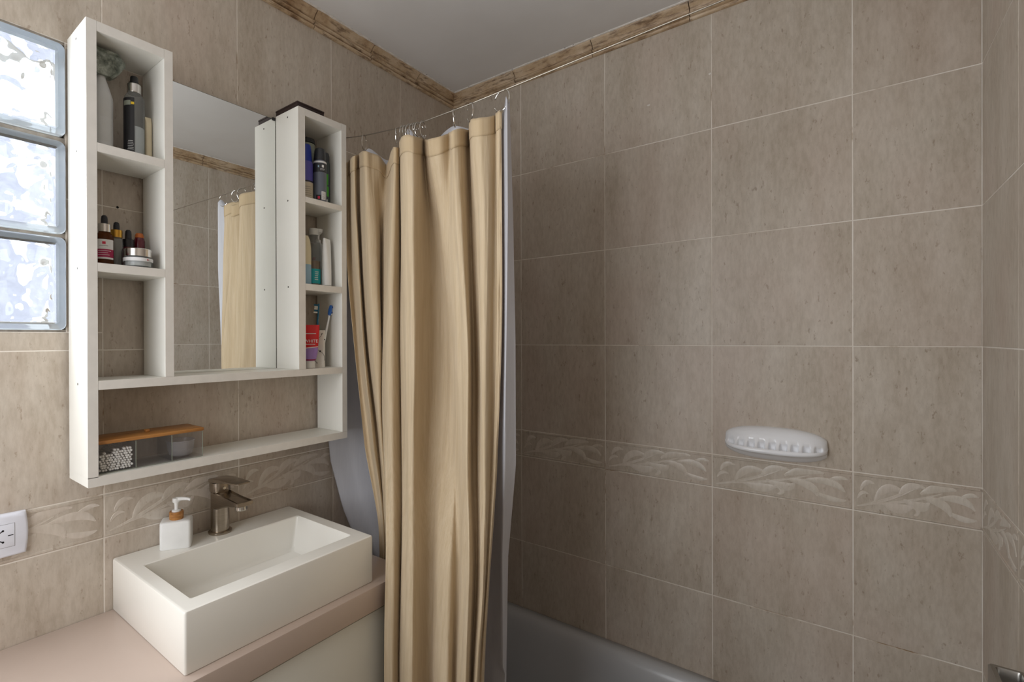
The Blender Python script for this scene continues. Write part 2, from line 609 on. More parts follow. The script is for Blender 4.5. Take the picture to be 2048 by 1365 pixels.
# wall with the window, cabinet and basin (x = 0)
HOLE = (-1.832, -1.2635, HC + 0.0175, HC + 0.5915)
wl = struct('wall_left', 'beige tiled wall behind the mirror shelf and basin', 'wall')
bm = bmesh.new()
box(bm, -0.15, -0.0006, YB - .15, HOLE[0], 0, CEIL)
box(bm, -0.15, -0.0006, HOLE[1], 0.0, 0, CEIL)
box(bm, -0.15, -0.0006, HOLE[0], HOLE[1], 0, HOLE[2])
box(bm, -0.15, -0.0006, HOLE[0], HOLE[1], HOLE[3], CEIL)
part('grout_bed', bm, M['grout'], wl, smooth=False)
tile_wall(wl, [-2.0, -1.8, -1.5, -1.2, -0.9, -0.6, -0.3, 0.0], math.pi / 2, lambda s, z_: (0.0, s, z_), HOLE)
# wall along the tub (y = 0)
wb = struct('wall_back', 'beige tiled wall along the bathtub with the soap dish', 'wall')
part('grout_bed', bbox(-0.15, W + .15, 0.0006, 0.15, 0, CEIL), M['grout'], wb, smooth=False)
tile_wall(wb, [0.0, 0.3, 0.6, 0.9, 1.2, W], 0.0, lambda s, z_: (s, 0.0, z_))
# wall at the tap end of the tub (x = W)
wr = struct('wall_right', 'beige tiled wall at the tap end of the bathtub', 'wall')
part('grout_bed', bbox(W + .0006, W + .15, YB - .15, 0.0, 0, CEIL), M['grout'], wr, smooth=False)
tile_wall(wr, [0.0, 0.3, 0.6, 0.9, 1.2, 1.5, 1.8, 2.0], -math.pi / 2, lambda s, z_: (W, -s, z_))
# wall behind the camera, with a frosted window
wf = struct('wall_front', 'tiled wall with the frosted window behind the viewer', 'wall')
bm = bmesh.new()
box(bm, -0.0010, 0.12, YB - 0.12, YB, 0, CEIL)
box(bm, 0.78, W + .0010, YB - 0.12, YB, 0, CEIL)
box(bm, 0.12, 0.78, YB - 0.12, YB, 0, 0.98)
box(bm, 0.12, 0.78, YB - 0.12, YB, 2.02, CEIL)
part('wall_panel', bm, M['tile'], wf, smooth=False)
w2 = struct('window_2', 'frosted casement window behind the viewer', 'window')
bm = bmesh.new()
for a_ in ((.12, .15, .98, 2.02), (.75, .78, .98, 2.02), (.15, .75, .98, 1.01), (.15, .75, 1.99, 2.02)):
    box(bm, a_[0], a_[1], YB - .07, YB - .02, a_[2], a_[3])
part('window_frame', bm, M['door_white'], w2, smooth=False)
part('pane', bbox(.15, .75, YB - .048, YB - .042, 1.01, 1.99), clear('frosted_pane', (.8, .82, .85, 1), .3, .6, (.85, .87, .9, 1)), w2, smooth=False)
tag(part('floor', bbox(-.15, W + .15, YB - .15, .15, -.1, 0), M['floor_tile'], smooth=False), 'beige tiled bathroom floor', 'floor', kind='structure')
tag(part('ceiling', bbox(-.15, W + .15, YB - .15, .15, CEIL, CEIL + .1), M['ceiling'], smooth=False),
    'flat off-white painted ceiling', 'ceiling', kind='structure')

# ceramic moulding under the ceiling
PROF = [(0.0, .900), (.006, .900), (.0095, .9030), (.0095, .9070), (.0025, .9095), (.0030, .9120), (.0120, .9140), (.0145, .9175),
        (.0120, .9210), (.0060, .9235), (.0100, .9300), (.0160, .9370), (.0230, .9425), (.0250, .9465), (.0240, .9508), (0.0, .9508)]


def moulding(name, label, p0, p1, nrm, n):
    root = struct(name, label, 'moulding')
    p0, p1, nrm = Vector(p0), Vector(p1), Vector(nrm)
    for k in range(n):
        a = p0.lerp(p1, k / n + 0.0008)
        b_ = p0.lerp(p1, (k + 1) / n - 0.0008)
        bm = bmesh.new()
        L = []
        m_ = 8
        for i in range(m_ + 1):
            q = a.lerp(b_, i / m_)
            loop = []
            for d, zz in PROF:
                wob = 0.0006 * noise.noise(Vector((q.x * 23 + zz * 90, q.y * 23, k * 3.1)))
                loop.append(q + nrm * (d + (wob if d > 0 else 0)) + Vector((0, 0, HC + zz + (R.uniform(-.0002, .0002)))))
            L.append(loop)
        loft(bm, L, cap0=True, cap1=True)
        part('moulding_piece', bm, M['moulding'], root, angle=50)
    # ragged paint bead between moulding and ceiling
    bm = bmesh.new()
    N = int((p1 - p0).length / 0.008)
    L = []
    for i in range(N + 1):
        q = p0.lerp(p1, i / N)
        rag = 0.5 + 0.5 * noise.noise(Vector((q.x * 40, q.y * 40, 5.0))) + 0.35 * noise.noise(Vector((q.x * 150, q.y * 150, 1.0)))
        d = 0.0265 + 0.005 * rag
        zb_ = 0.9478 - 0.003 * rag
        L.append([q + nrm * 0.012 + Vector((0, 0, HC + .9505)), q + nrm * 0.0235 + Vector((0, 0, HC + zb_)),
                  q + nrm * (d - .001) + Vector((0, 0, HC + .9482)), q + nrm * d + Vector((0, 0, HC + .9506))])
    loft(bm, L, cap0=True, cap1=True)
    part('paint_bead', bm, M['caulk'], root)
    bm = bmesh.new()
    for i in range(26):
        q = p0.lerp(p1, R.random())
        along = (p1 - p0).normalized()
        c0 = q + nrm * R.uniform(.0245, .0305) + Vector((0, 0, HC + .9492))
        r = R.uniform(.0006, .0016)
        lathe(bm, [(0, -r * .6), (r, 0), (0, r * .6)], seg=6, cx=0, cy=0)
        vs = bm.verts[-8:] if False else None
        bm.verts.ensure_lookup_table()
        for v_ in list(bm.verts)[-8:]: v_.co += c0 + along * v_.co.x * R.uniform(0, 3)
    part('mildew_specks', bm, M['mould'], root)['kind'] = 'stuff'
    return root


moulding('trim_1', 'worn tan moulding along the ceiling over the mirror wall', (0, YB, 0), (0, 0, 0), (1, 0, 0), 9)
moulding('trim_2', 'worn tan moulding along the ceiling over the soap dish wall', (0, 0, 0), (W, 0, 0), (0, -1, 0), 5)
moulding('trim_3', 'worn tan moulding along the ceiling over the tap end wall', (W, 0, 0), (W, YB, 0), (-1, 0, 0), 6)

# ------------------------------------------------------------------ glass block window
win = struct('window_1', 'window of frosted wavy glass blocks beside the shelf', 'window')
bm = bmesh.new()
BZ = ((.0225, .2031), (.213, .3896), (.4015, .5862))
BY = ((-1.445, -1.2640), (-1.636, -1.455), (-1.827, -1.646))
mz = [HC + .0175] + [HC + a for p_ in BZ for a in p_] + [HC + .5915]
for i in range(0, 8, 2):
    box(bm, -.085, -.003, HOLE[0], HOLE[1], mz[i], mz[i + 1])
for y0, y1 in ((HOLE[0], -1.827), (-1.646, -1.636), (-1.455, -1.445)):
    box(bm, -.085, -.003, y0, y1, HC + .0175, HC + .5915)
part('mortar', bm, M['mortar'], win, smooth=False)


def glass_block(w, h):
    bm = bmesh.new()
    t = 0.078
    # outer shell: rounded frame with a stepped pane
    def loops(sign):
        L = []
        for ins, d, r in ((0.0, -t / 2, .012), (0.0, .0015, .012), (.0018, .0055, .012), (.0065, .0072, .012), (.0125, .0060, .011),
                          (.0160, .0030, .010), (.0205, .0022, .010), (.0235, .0036, .010)):
            L.append([(d, x, z_) for x, z_, _ in rrect(-w / 2 + ins, w / 2 - ins, -h / 2 + ins, h / 2 - ins, max(r - ins * .4, .004), 0)])
        return L
    fl = loops(1)
    nloop = len(fl[0])
    rs = [[bm.verts.new(p_) for p_ in L] for L in fl]
    for ai, (a, b_) in enumerate(zip(rs, rs[1:])):
        for i in range(nloop):
            j = (i + 1) % nloop
            f_ = bm.faces.new((a[i], a[j], b_[j], b_[i]))
            if ai == 0: f_.material_index = 1
            elif ai < 4: f_.material_index = 2
    bm.faces.new(rs[-1])
    back = [bm.verts.new((-t, v_.co.y, v_.co.z)) for v_ in rs[0]]
    for i in range(nloop):
        j = (i + 1) % nloop
        f_ = bm.faces.new((back[i], back[j], rs[0][j], rs[0][i]))
        f_.material_index = 1
    bm.faces.new(list(reversed(back)))
    bmesh.ops.recalc_face_normals(bm, faces=bm.faces)
    # wavy air cavity
    n = 40
    ins = 0.013
    def grid(x, amp, seed, flip):
        vs = []
        for i in range(n + 1):
            row = []
            for j in range(n + 1):
                y_ = -w / 2 + ins + (w - 2 * ins) * i / n
                z_ = -h / 2 + ins + (h - 2 * ins) * j / n
                e = min(1, min(i, n - i, j, n - j) / 4.0)
                a = amp * e * (noise.noise(Vector((y_ * 26, z_ * 26, seed))) + .45 * noise.noise(Vector((y_ * 62, z_ * 62, seed + 9))))
                row.append(bm.verts.new((x + a, y_, z_)))
            vs.append(row)
        for i in range(n):
            for j in range(n):
                q = (vs[i][j], vs[i + 1][j], vs[i + 1][j + 1], vs[i][j + 1])
                f_ = bm.faces.new(q if flip else tuple(reversed(q)))
        return vs
    A = grid(-0.010, 0.0075, 3.3, False)
    B_ = grid(-0.066, 0.0075, 8.1, True)
    ring = lambda G: [G[i][0] for i in range(n)] + [G[n][j] for j in range(n)] + [G[i][n] for i in range(n, 0, -1)] + [G[0][j] for j in range(n, 0, -1)]
    ra, rb = ring(A), ring(B_)
    for i in range(len(ra)):
        j = (i + 1) % len(ra)
        bm.faces.new((rb[i], rb[j], ra[j], ra[i]))
    # make cavity normals face the air pocket (into the cavity)
    return finish_raw(bm, [M['block_glass'], M['block_edge'], M['block_rim']], True, 40)


ex = link('added_backdrop_wall', finish(bbox(-1.6, -1.5, -2.6, -1.02, 0, HC + .72), plain('backdrop_grey', srgb(206, 207, 222), .9, var=.10, scale=3)))  # pale wall added outside so the wavy panes have tones to distort
tag(ex, 'pale grey backdrop wall added outside beyond the glass blocks', 'wall', kind='structure')
GB = glass_block(.181, .1825)
for y0, y1 in BY:
    for a, b_ in BZ:
        link('glass_block', GB, win, (0.001, (y0 + y1) / 2, HC + (a + b_) / 2))

# ------------------------------------------------------------------ shelf unit with mirror
XB, XF, TH = 0.010, 0.1200, 0.0172
YL, YR = -1.2620, -0.6455
Zt, Zs1, Zs2, Zl, Zbt, Zbb = .5950, .3695, .1460, -.0742, -.2515, -.2710
cab = thing('wall_shelf', 'white melamine open wall shelf framing a mirror above the basin', 'shelf', (0, YL, HC + Zbb))


def board(name, y0, y1, z0, z1, x0=XB, x1=XF, label=None):
    o = part(name, bbox(x0, x1, y0 - YL, y1 - YL, z0 - Zbb, z1 - Zbb, 0.0007, seg=1), M['melamine'], cab)
    bm = bbox(x1 - .0002, x1 + .0006, y0 - YL + .0002, y1 - YL - .0002, z0 - Zbb + .0002, z1 - Zbb - .0002)
    part('edge_band', bm, M['melamine_edge'], o, smooth=False)
    return o


lp = board('side_panel', YL, YL + TH, Zbb + .017, Zt)
board('bottom_board', YL, YR, Zbb, Zbb + .0185)
board('shelf_board', YL + TH, YR - TH, Zl - .0172, Zl)
ip = board('divider_panel', -1.1255, -1.1085, Zl, Zt + .001)
rlp = board('divider_panel', -0.8030, -0.7820, Zl, Zt, x0=.0212)
rrp = board('side_panel', YR - TH, YR, Zbb + .0185, Zt + .001)
board('top_board', YL + TH, -1.1255, Zt - .0185, Zt)
board('shelf_board', YL + TH, -1.1255, Zs1 - .0168, Zs1)
board('shelf_board', YL + TH, -1.1255, Zs2 - .0165, Zs2)
board('top_board', -0.7820, YR - TH, Zt - .0185, Zt)
board('shelf_board', -0.7820, YR - TH, Zs1 - .0145, Zs1)
board('shelf_board', -0.7820, YR - TH, Zs2 - .0170, Zs2)


def screw(parent, x, y, z_):
    bm = lat([(0, 0), (.0022, .0001), (.0024, .0006), (0, .0007)], seg=10)
    part('screw', bm, M['screw'], parent, (x, y - YL, z_ - Zbb), (math.pi / 2, 0, 0))


for z_ in (.575, .361, .1385, -.082):
    screw(lp, .065, YL + .0004, z_)
for z_ in (.578, .362, .1385):
    screw(rlp, .075, -0.8030 + .0004, z_)

mir = thing('mirror', 'frameless rectangular mirror set between the shelf columns', 'mirror', (0, -1.1083, HC + Zl))
bm = bbox(.0115, .0195, 0.0, .3050, 0.0003, .6610)
part('glass', bm, M['mirror'], mir, smooth=False)
bm = bmesh.new()
box(bm, .0110, .0192, 0.0, .3054, .6609, .6618)
box(bm, .0110, .0192, .3049, .3056, 0.0003, .6618)
part('ground_edge', bm, M['mirror_edge'], mir, smooth=False)
part('clip', bbox(.0100, .0225, .2955, .3045, .6580, .6650, .001), M['black_plastic'], mir)

# ------------------------------------------------------------------ counter, vanity, basin
ZC = HC - 0.565
cn = thing('countertop', 'pinkish beige vanity countertop under the white basin', 'countertop', (0, -1.85, ZC - .055))
part('slab', bbox(0.0006, .3585, 0, 1.1990, 0, .055, .0022), M['counter'], cn)
va = thing('vanity_cabinet', 'white laminate vanity cabinet under the pinkish countertop', 'cabinet', (0, -1.85, 0))
part('body', bbox(0.0006, .330, 0, 1.194, .08, ZC - .0552), M['dark'], va, smooth=False)
for k in range(2):
    d = part('door', bbox(.3305, .3475, .003 + k * .598, .5955 + k * .598, .09, ZC - .0635, .001), M['cabinet'], va)
part('plinth', bbox(0.0006, .30, 0, 1.194, 0, .08), M['cabinet'], va, smooth=False)

ba = thing('basin', 'white rectangular vessel basin standing on the countertop', 'basin', (0, -1.1855, ZC))
bx0, bx1, by1, bh = .0015, .3365, .4325, .108
ins_ = (.0870, .2955, .0300, .3990)
L = [rrect(bx0 + .001, bx1 - .001, .001, by1 - .001, .004, 0.0008), rrect(bx0, bx1, 0, by1, .005, .003),
     rrect(bx0, bx1, 0, by1, .005, bh - .004), rrect(bx0 + .001, bx1 - .001, .001, by1 - .001, .005, bh - .001),
     rrect(bx0 + .0035, bx1 - .0035, .0035, by1 - .0035, .005, bh),
     rrect(bx0 + .0055, bx1 - .0055, .0055, by1 - .0055, .005, bh), rrect(ins_[0] - .004, ins_[1] + .004, ins_[2] - .004, ins_[3] + .004, .006, bh),
     rrect(ins_[0] - .002, ins_[1] + .002, ins_[2] - .002, ins_[3] + .002, .006, bh),
     rrect(ins_[0], ins_[1], ins_[2], ins_[3], .006, bh - .002),
     rrect(ins_[0] + .003, ins_[1] - .003, ins_[2] + .012, ins_[3] - .014, .008, bh - .074),
     rrect(ins_[0] + .010, ins_[1] - .010, ins_[2] + .020, ins_[3] - .022, .010, bh - .082)]
bm = loft(bmesh.new(), L, cap0=True, cap1=True)
part('bowl', bm, M['ceramic'], ba, angle=40)
bm = lat([(0, 0), (.022, 0), (.024, .0012), (.022, .0026), (.014, .0022), (0, .0010)], seg=28)
part('drain', bm, M['chrome'], ba, (.190, .215, bh - .0822))

# ------------------------------------------------------------------ faucet
fa = thing('faucet', 'brushed nickel single lever faucet on the basin rim', 'faucet', (.0375, -.9690, ZC + .108))
part('base_ring', lat([(0, 0), (.0225, 0), (.0232, .0015), (.0232, .0045), (.0215, .0062), (.0185, .0068), (0, .0068)], seg=36), M['nickel'], fa)
part('body', lat([(.0182, .006), (.0182, .030), (.0180, .078), (.0183, .094), (.0183, .0985)], seg=36), M['nickel'], fa)
# spout: flat tapering trough leaving the top of the body
L = []
for t, x, wid, zt, zb_ in ((0, -.004, .0178, .0985, .058), (1, .014, .0178, .0985, .060), (2, .034, .0165, .0978, .0680), (3, .060, .0158, .0965, .0760),
                           (4, .086, .0162, .0955, .0815), (5, .100, .0168, .0950, .0835), (6, .1035, .0160, .0942, .0850)):
    L.append([(x, -wid, zb_ + .003), (x, -wid + .004, zb_), (x, wid - .004, zb_), (x, wid, zb_ + .003), (x, wid, zt - .001), (x, wid - .0022, zt),
              (x, wid - .005, zt - (.0035 if t < 6 else 0)), (x, 0, zt - (.005 if 0 < t < 6 else .001)), (x, -wid + .005, zt - (.0035 if t < 6 else 0)),
              (x, -wid + .0022, zt), (x, -wid, zt - .001)])
sp = part('spout', loft(bmesh.new(), L, cap0=True, cap1=True), M['nickel'], fa, angle=40)
part('aerator', lat([(0, 0), (.0105, 0), (.0118, .0015), (.0118, .0095), (0, .0095)], seg=24), M['chrome'], sp, (.0880, 0, .0735))
L = []
for zz, a0, a1, wid in ((.0988, -.0180, .0185, .0180), (.1005, -.0186, .0190, .0184), (.1150, -.0190, .0178, .0184), (.1210, -.0182, .0180, .0182)):
    L.append(rrect(a0, a1, -wid, wid, .013, zz, 6))
hub = part('lever_hub', loft(bmesh.new(), L, cap0=True, cap1=True), M['nickel'], fa, angle=40)
part('index_dot', lat([(0, 0), (.0036, 0), (.0036, .0008), (.0024, .0010), (0, .0004)], seg=16), M['chrome'], hub, (.0182, 0, .1080), (0, math.pi / 2, 0))
L = []
for x, wid, zt, th in ((-.0200, .0110, .1195, .0060), (-.0170, .0165, .1225, .0100), (.0000, .0186, .1262, .0120), (.0180, .0186, .1285, .0110),
                       (.0450, .0180, .1300, .0070), (.0780, .0170, .1310, .0045), (.0960, .0150, .1315, .0034), (.0990, .0120, .1314, .0026)):
    zt += .005
    L.append([(x, -wid, zt - th * .8), (x, -wid + .003, zt - th), (x, wid - .003, zt - th), (x, wid, zt - th * .8), (x, wid, zt - .0012),
              (x, wid - .003, zt), (x, -wid + .003, zt), (x, -wid, zt - .0012)])
part('lever', loft(bmesh.new(), L, cap0=True, cap1=True), M['nickel'], fa, angle=40)

fa.scale = (1.10, 1.16, 1.0)

# ------------------------------------------------------------------ soap dispenser
sd = thing('soap_dispenser', 'white square soap dispenser with bamboo collar on the basin rim', 'dispenser', (.0405, -1.0710, ZC + .108), math.atan2(-.517, .856))
L = [rrect(-.0215, .0215, -.0300, .0300, .006, 0.0002), rrect(-.0225, .0225, -.0310, .0310, .006, .0018), rrect(-.0225, .0225, -.0310, .0310, .006, .0560),
     rrect(-.0215, .0215, -.0300, .0300, .007, .0590), rrect(-.0185, .0185, -.0265, .0265, .008, .0605), rrect(-.010, .010, -.010, .010, .0099, .0612)]
part('bottle', loft(bmesh.new(), L, cap0=True, cap1=True), M['frosted'], sd, angle=50).data.materials[0] = M['white_plastic']
part('collar', lat([(0, .0608), (.0142, .0608), (.0146, .0620), (.0146, .0765), (.0140, .0775), (0, .0775)], seg=28), M['bamboo'], sd)
part('pump_base', lat([(0, .0770), (.0095, .0770), (.0095, .0800), (.0072, .0815), (0, .0815)], seg=24), M['white_plastic'], sd)
part('pump_stem', lat([(.0042, .0800), (.0040, .0880), (.0050, .0960), (.0052, .0985)], seg=18), M['white_plastic'], sd)
pa = math.radians(62)
dx, dy = math.cos(pa), math.sin(pa)
bm = lat([(0, .0975), (.0075, .0975), (.0080, .0990), (.0080, .1055), (.0072, .1070), (0, .1075)], seg=22)
pts = [(dx * s_, dy * s_, zz) for s_, zz in ((.002, .1040), (.012, .1058), (.022, .1064), (.030, .1058), (.0345, .1040))]
tube(bm, pts, [.0052, .0042, .0036, .0032, .0028], seg=10)
part('pump_head', bm, M['white_plastic'], sd, angle=50)

# ------------------------------------------------------------------ bathtub
bt = thing('bathtub', 'white built-in bathtub along the tiled wall, behind the curtain', 'bathtub', (0.0, 0.0, 0.0))
zr = HC - .9445
x0, x1, y0, y1 = .0008, W - .0008, -.598, -.0008
L = [rrect(x0, x1, y0, y1, .004, 0.001, 8), rrect(x0, x1, y0, y1, .004, zr - .012, 8), rrect(x0 + .0006, x1 - .0006, y0 + .003, y1 - .0004, .006, zr - .003, 8),
     rrect(x0 + .003, x1 - .003, y0 + .010, y1 - .002, .008, zr, 8), rrect(x0 + .05, x1 - .05, y0 + .045, y1 - .034, .10, zr - .0010, 8),
     rrect(x0 + .056, x1 - .056, y0 + .052, y1 - .041, .10, zr - .006, 8), rrect(x0 + .063, x1 - .063, y0 + .058, y1 - .050, .10, zr - .020, 8),
     rrect(x0 + .072, x1 - .072, y0 + .064, y1 - .058, .105, zr - .06, 8), rrect(x0 + .10, x1 - .10, y0 + .085, y1 - .080, .12, zr - .24, 8),
     rrect(x0 + .13, x1 - .13, y0 + .11, y1 - .105, .12, zr - .35, 8), rrect(x0 + .19, x1 - .19, y0 + .16, y1 - .155, .10, zr - .39, 8)]
part('shell', loft(bmesh.new(), L, cap0=True, cap1=True), M['tub'], bt, angle=60)

# ------------------------------------------------------------------ soap dish
so = thing('soap_dish', 'white oval ceramic soap dish with scalloped drain on the tub wall', 'soap dish', (1.0430, 0.0, HC - .272))
PA = [(0, .0385), (.008, .0380), (.018, .0345), (.027, .0270), (.033, .0170), (.0362, .0085), (.0340, .0055), (.0300, -.0010), (.0310, -.0085), (.0380, -.0100), (.0450, -.0098),
      (.0500, -.0066), (.0530, -.0085), (.0545, -.0125), (.0530, -.0165), (.0480, -.0190), (.0390, -.0198), (.0290, -.0215), (.0210, -.0275), (.0100, -.0350), (0, -.0385)]
PB = [(0, .0385), (.008, .0380), (.018, .0345), (.027, .0270), (.033, .0170), (.0365, .0080), (.0385, .0042), (.0405, .0012), (.0430, -.0020), (.0455, -.0045), (.0480, -.0058),
      (.0505, -.0066), (.0530, -.0085), (.0545, -.0125), (.0530, -.0165), (.0480, -.0190), (.0390, -.0198), (.0290, -.0215), (.0210, -.0275), (.0100, -.0350), (0, -.0385)]
N = 220
HL = .1110
L = []
for i in range(N + 1):
    s_ = -0.9995 + 1.999 * i / N
    e = (1 - abs(s_) ** 2.6) ** 0.5
    ed = (1 - abs(s_) ** 3.2) ** 0.5
    loop = []
    ph = s_ / .94 * 4.5
    sc = (0.5 + 0.5 * math.cos(2 * math.pi * (ph)) ) if abs(s_) < .93 else 0.0
    sc = min(1, max(0, sc * 2.1 - .30))
    for (da, ha), (db, hb_) in zip(PA, PB):
        d, h_ = db + (da - db) * sc, hb_ + (ha - hb_) * sc
        loop.append((s_ * HL, -d * ed, 1.12 * h_ * (0.30 + 0.70 * e) if abs(s_) < .985 else h_ * e * .7))
    L.append(loop)
part('tray', loft(bmesh.new(), L, close=False, cap0=True, cap1=True), M['dish_ceramic'], so, angle=60)

# ------------------------------------------------------------------ metal holder on the tap end wall
hd = thing('metal_holder', 'grey metal box holder fixed to the wall by the tub tap end', 'holder', (W, -.345, HC - .535))
bm = bmesh.new()
L = [rrect(-.0420, -.0005, -.150, 0, .004, -.035, 4), rrect(-.0420, -.0005, -.150, 0, .004, -.003, 4), rrect(-.0400, -.0015, -.148, -.002, .004, 0, 4),
     rrect(-.0345, -.0060, -.142, -.0075, .004, 0, 4), rrect(-.0330, -.0070, -.1405, -.009, .004, -.003, 4), rrect(-.0330, -.0070, -.1405, -.009, .004, -.022, 4)]
loft(bm, L, cap0=True, cap1=True)
part('frame', bm, M['steel'], hd, angle=40)
part('inner_bar', tub([(-.0325, -.060, -.008), (-.0085, -.060, -.008)], .0035), M['chrome'], hd)

# ------------------------------------------------------------------ power outlet
ot = thing('power_outlet', 'white rectangular power outlet plate on the border tiles', 'outlet', (0.0005, -1.3895, HC - .3560))
hw, hh = .0600, .0392
def bowed(ins, x):
    out = []
    n_ = 12
    for i in range(n_): out.append((x, -hw + ins + (2 * hw - 2 * ins) * i / n_, -hh + ins - .0008 * math.sin(math.pi * i / n_)))
    for i in range(n_): out.append((x, hw - ins + .0035 * math.sin(math.pi * i / n_), -hh + ins + (2 * hh - 2 * ins) * i / n_))
    for i in range(n_): out.append((x, hw - ins - (2 * hw - 2 * ins) * i / n_, hh - ins + .0008 * math.sin(math.pi * i / n_)))
    for i in range(n_): out.append((x, -hw + ins - .0035 * math.sin(math.pi * i / n_), hh - ins - (2 * hh - 2 * ins) * i / n_))
    return out
bm = loft(bmesh.new(), [bowed(0, 0), bowed(0, .005), bowed(.0012, .0075), bowed(.0040, .0090)], cap0=True, cap1=True)
part('plate', bm, M['outlet_white'], ot, angle=40)
mo = part('module', bbox(.0085, .0098, -.0425, .0428, -.0208, .0208, .0006), M['outlet_white'], ot)
bm = bmesh.new()
for y_ in (-.0427, .0430):
    box(bm, .0087, .0092, y_ - .0003, y_ + .0003, -.0212, .0212)
for zz in (-.0211, .0211):
    box(bm, .0087, .0092, -.0430, .0433, zz - .0002, zz + .0002)
part('seam', bm, M['grey_print'], ot, smooth=False)
for sgn in (1, -1):
    bm = bmesh.new()
    box(bm, .0097, .0100, .0330, .0408, -.0008, .0008)
    part('slot', bm, M['black_plastic'], mo, (0, 0, 0) if sgn > 0 else (0, -.0738, 0), smooth=False)
    for up in (1, -1):
        o = part('slot', bbox(.0097, .0100, -.0045, .0045, -.0009, .0009, .0), M['black_plastic'], mo, (0, sgn * .0225, up * .0082), (math.radians(32 * up * sgn), 0, 0), smooth=False)
        part('pin_hole', lat([(0, 0), (.0019, 0), (.0019, .0003), (0, .0003)], seg=12), M['black_plastic'], o, (.0097, .0040 * sgn, 0), (0, math.pi / 2, 0))

# ------------------------------------------------------------------ curtain wire, rings, curtain, liner
YW = -.635
wire_pts = [(0.0, .588), (.09, .571), (.182, .5545), (.30, .5415), (.393, .533), (.49, .5335), (.555, .5345), (.618, .5365), (.80, .5425), (1.04, .5500), (W, .5600)]
cw = thing('curtain_wire', 'thin metal wire stretched between walls above the tub', 'wire', (0, YW, HC + .588))
part('wire', tub([(x, 0, zz - .588) for x, zz in wire_pts], .0013, seg=8), M['wire'], cw)
for x in (.0005, W - .0005):
    s_ = 1 if x < .5 else -1
    bm = lat([(0, 0), (.007, 0), (.007, .002), (.003, .004), (.0025, .012), (0, .0125)], seg=14)
    part('anchor', bm, M['steel'], cw, (x, 0, (.588 if s_ > 0 else .560) - .588), (0, s_ * math.pi / 2, 0))


def wz(x):
    for (a, za), (b_, zb_) in zip(wire_pts, wire_pts[1:]):
        if a <= x <= b_: return za + (zb_ - za) * (x - a) / (b_ - a)
    return .55


def ring_mesh(r=.0205, sq=.75):
    bm = bmesh.new()
    pts = []
    for i in range(25):
        a = math.radians(90 - 150 + 300 * i / 24)
        pts.append((0, r * math.cos(a + math.pi / 2) * sq, r * math.sin(a + math.pi / 2) - (0 if True else 0)))
    tube(bm, pts, .0012, seg=8)
    for p_ in (pts[0], pts[-1]):
        k = len(bm.verts)
        lathe(bm, [(0, -.002), (.0018, -.001), (.0018, .001), (0, .002)], seg=8)
        bm.verts.ensure_lookup_table()
        for v_ in list(bm.verts)[k:]: v_.co += Vector(p_)
    return finish(bm, M['chrome'])


RM, RW = ring_mesh(), ring_mesh(.0225, 1.0)
ringspec = [(.182, 25, 'first'), (.302, 40, ''), (.326, 8, 'b'), (.338, 5, 'b'), (.350, -6, 'b'), (.360, 4, 'b'), (.370, 10, 'b'), (.381, -5, 'b'), (.393, 12, ''),
            (.489, 30, ''), (.534, 62, ''), (.618, 78, 'last')]
rl = {'first': 'chrome curtain hook on the wire closest to the shelf', 'last': 'wide open chrome curtain hook at the free edge of the curtain',
      'b': 'chrome curtain hook bunched tightly with others on the wire'}
single = {.302: 'chrome curtain hook just beside the bunch, toward the shelf', .393: 'chrome curtain hook closing the bunch above the wide flat pleat',
          .489: 'chrome curtain hook in the bare wire stretch past the bunch', .534: 'slanted chrome curtain hook next to the widest open hook'}
for x, ang, k in ringspec:
    o = link('curtain_hook', RW if k == 'last' else RM, None, (x, YW, HC + wz(x) - (.0205 if k == 'last' else .0190)), (0, math.radians(R.uniform(-6, 6)), math.radians(ang)))
    tag(o, rl.get(k) or single[x], 'curtain hook', 'hooks bunched on the curtain wire' if k == 'b' else 'curtain hooks on the wire')

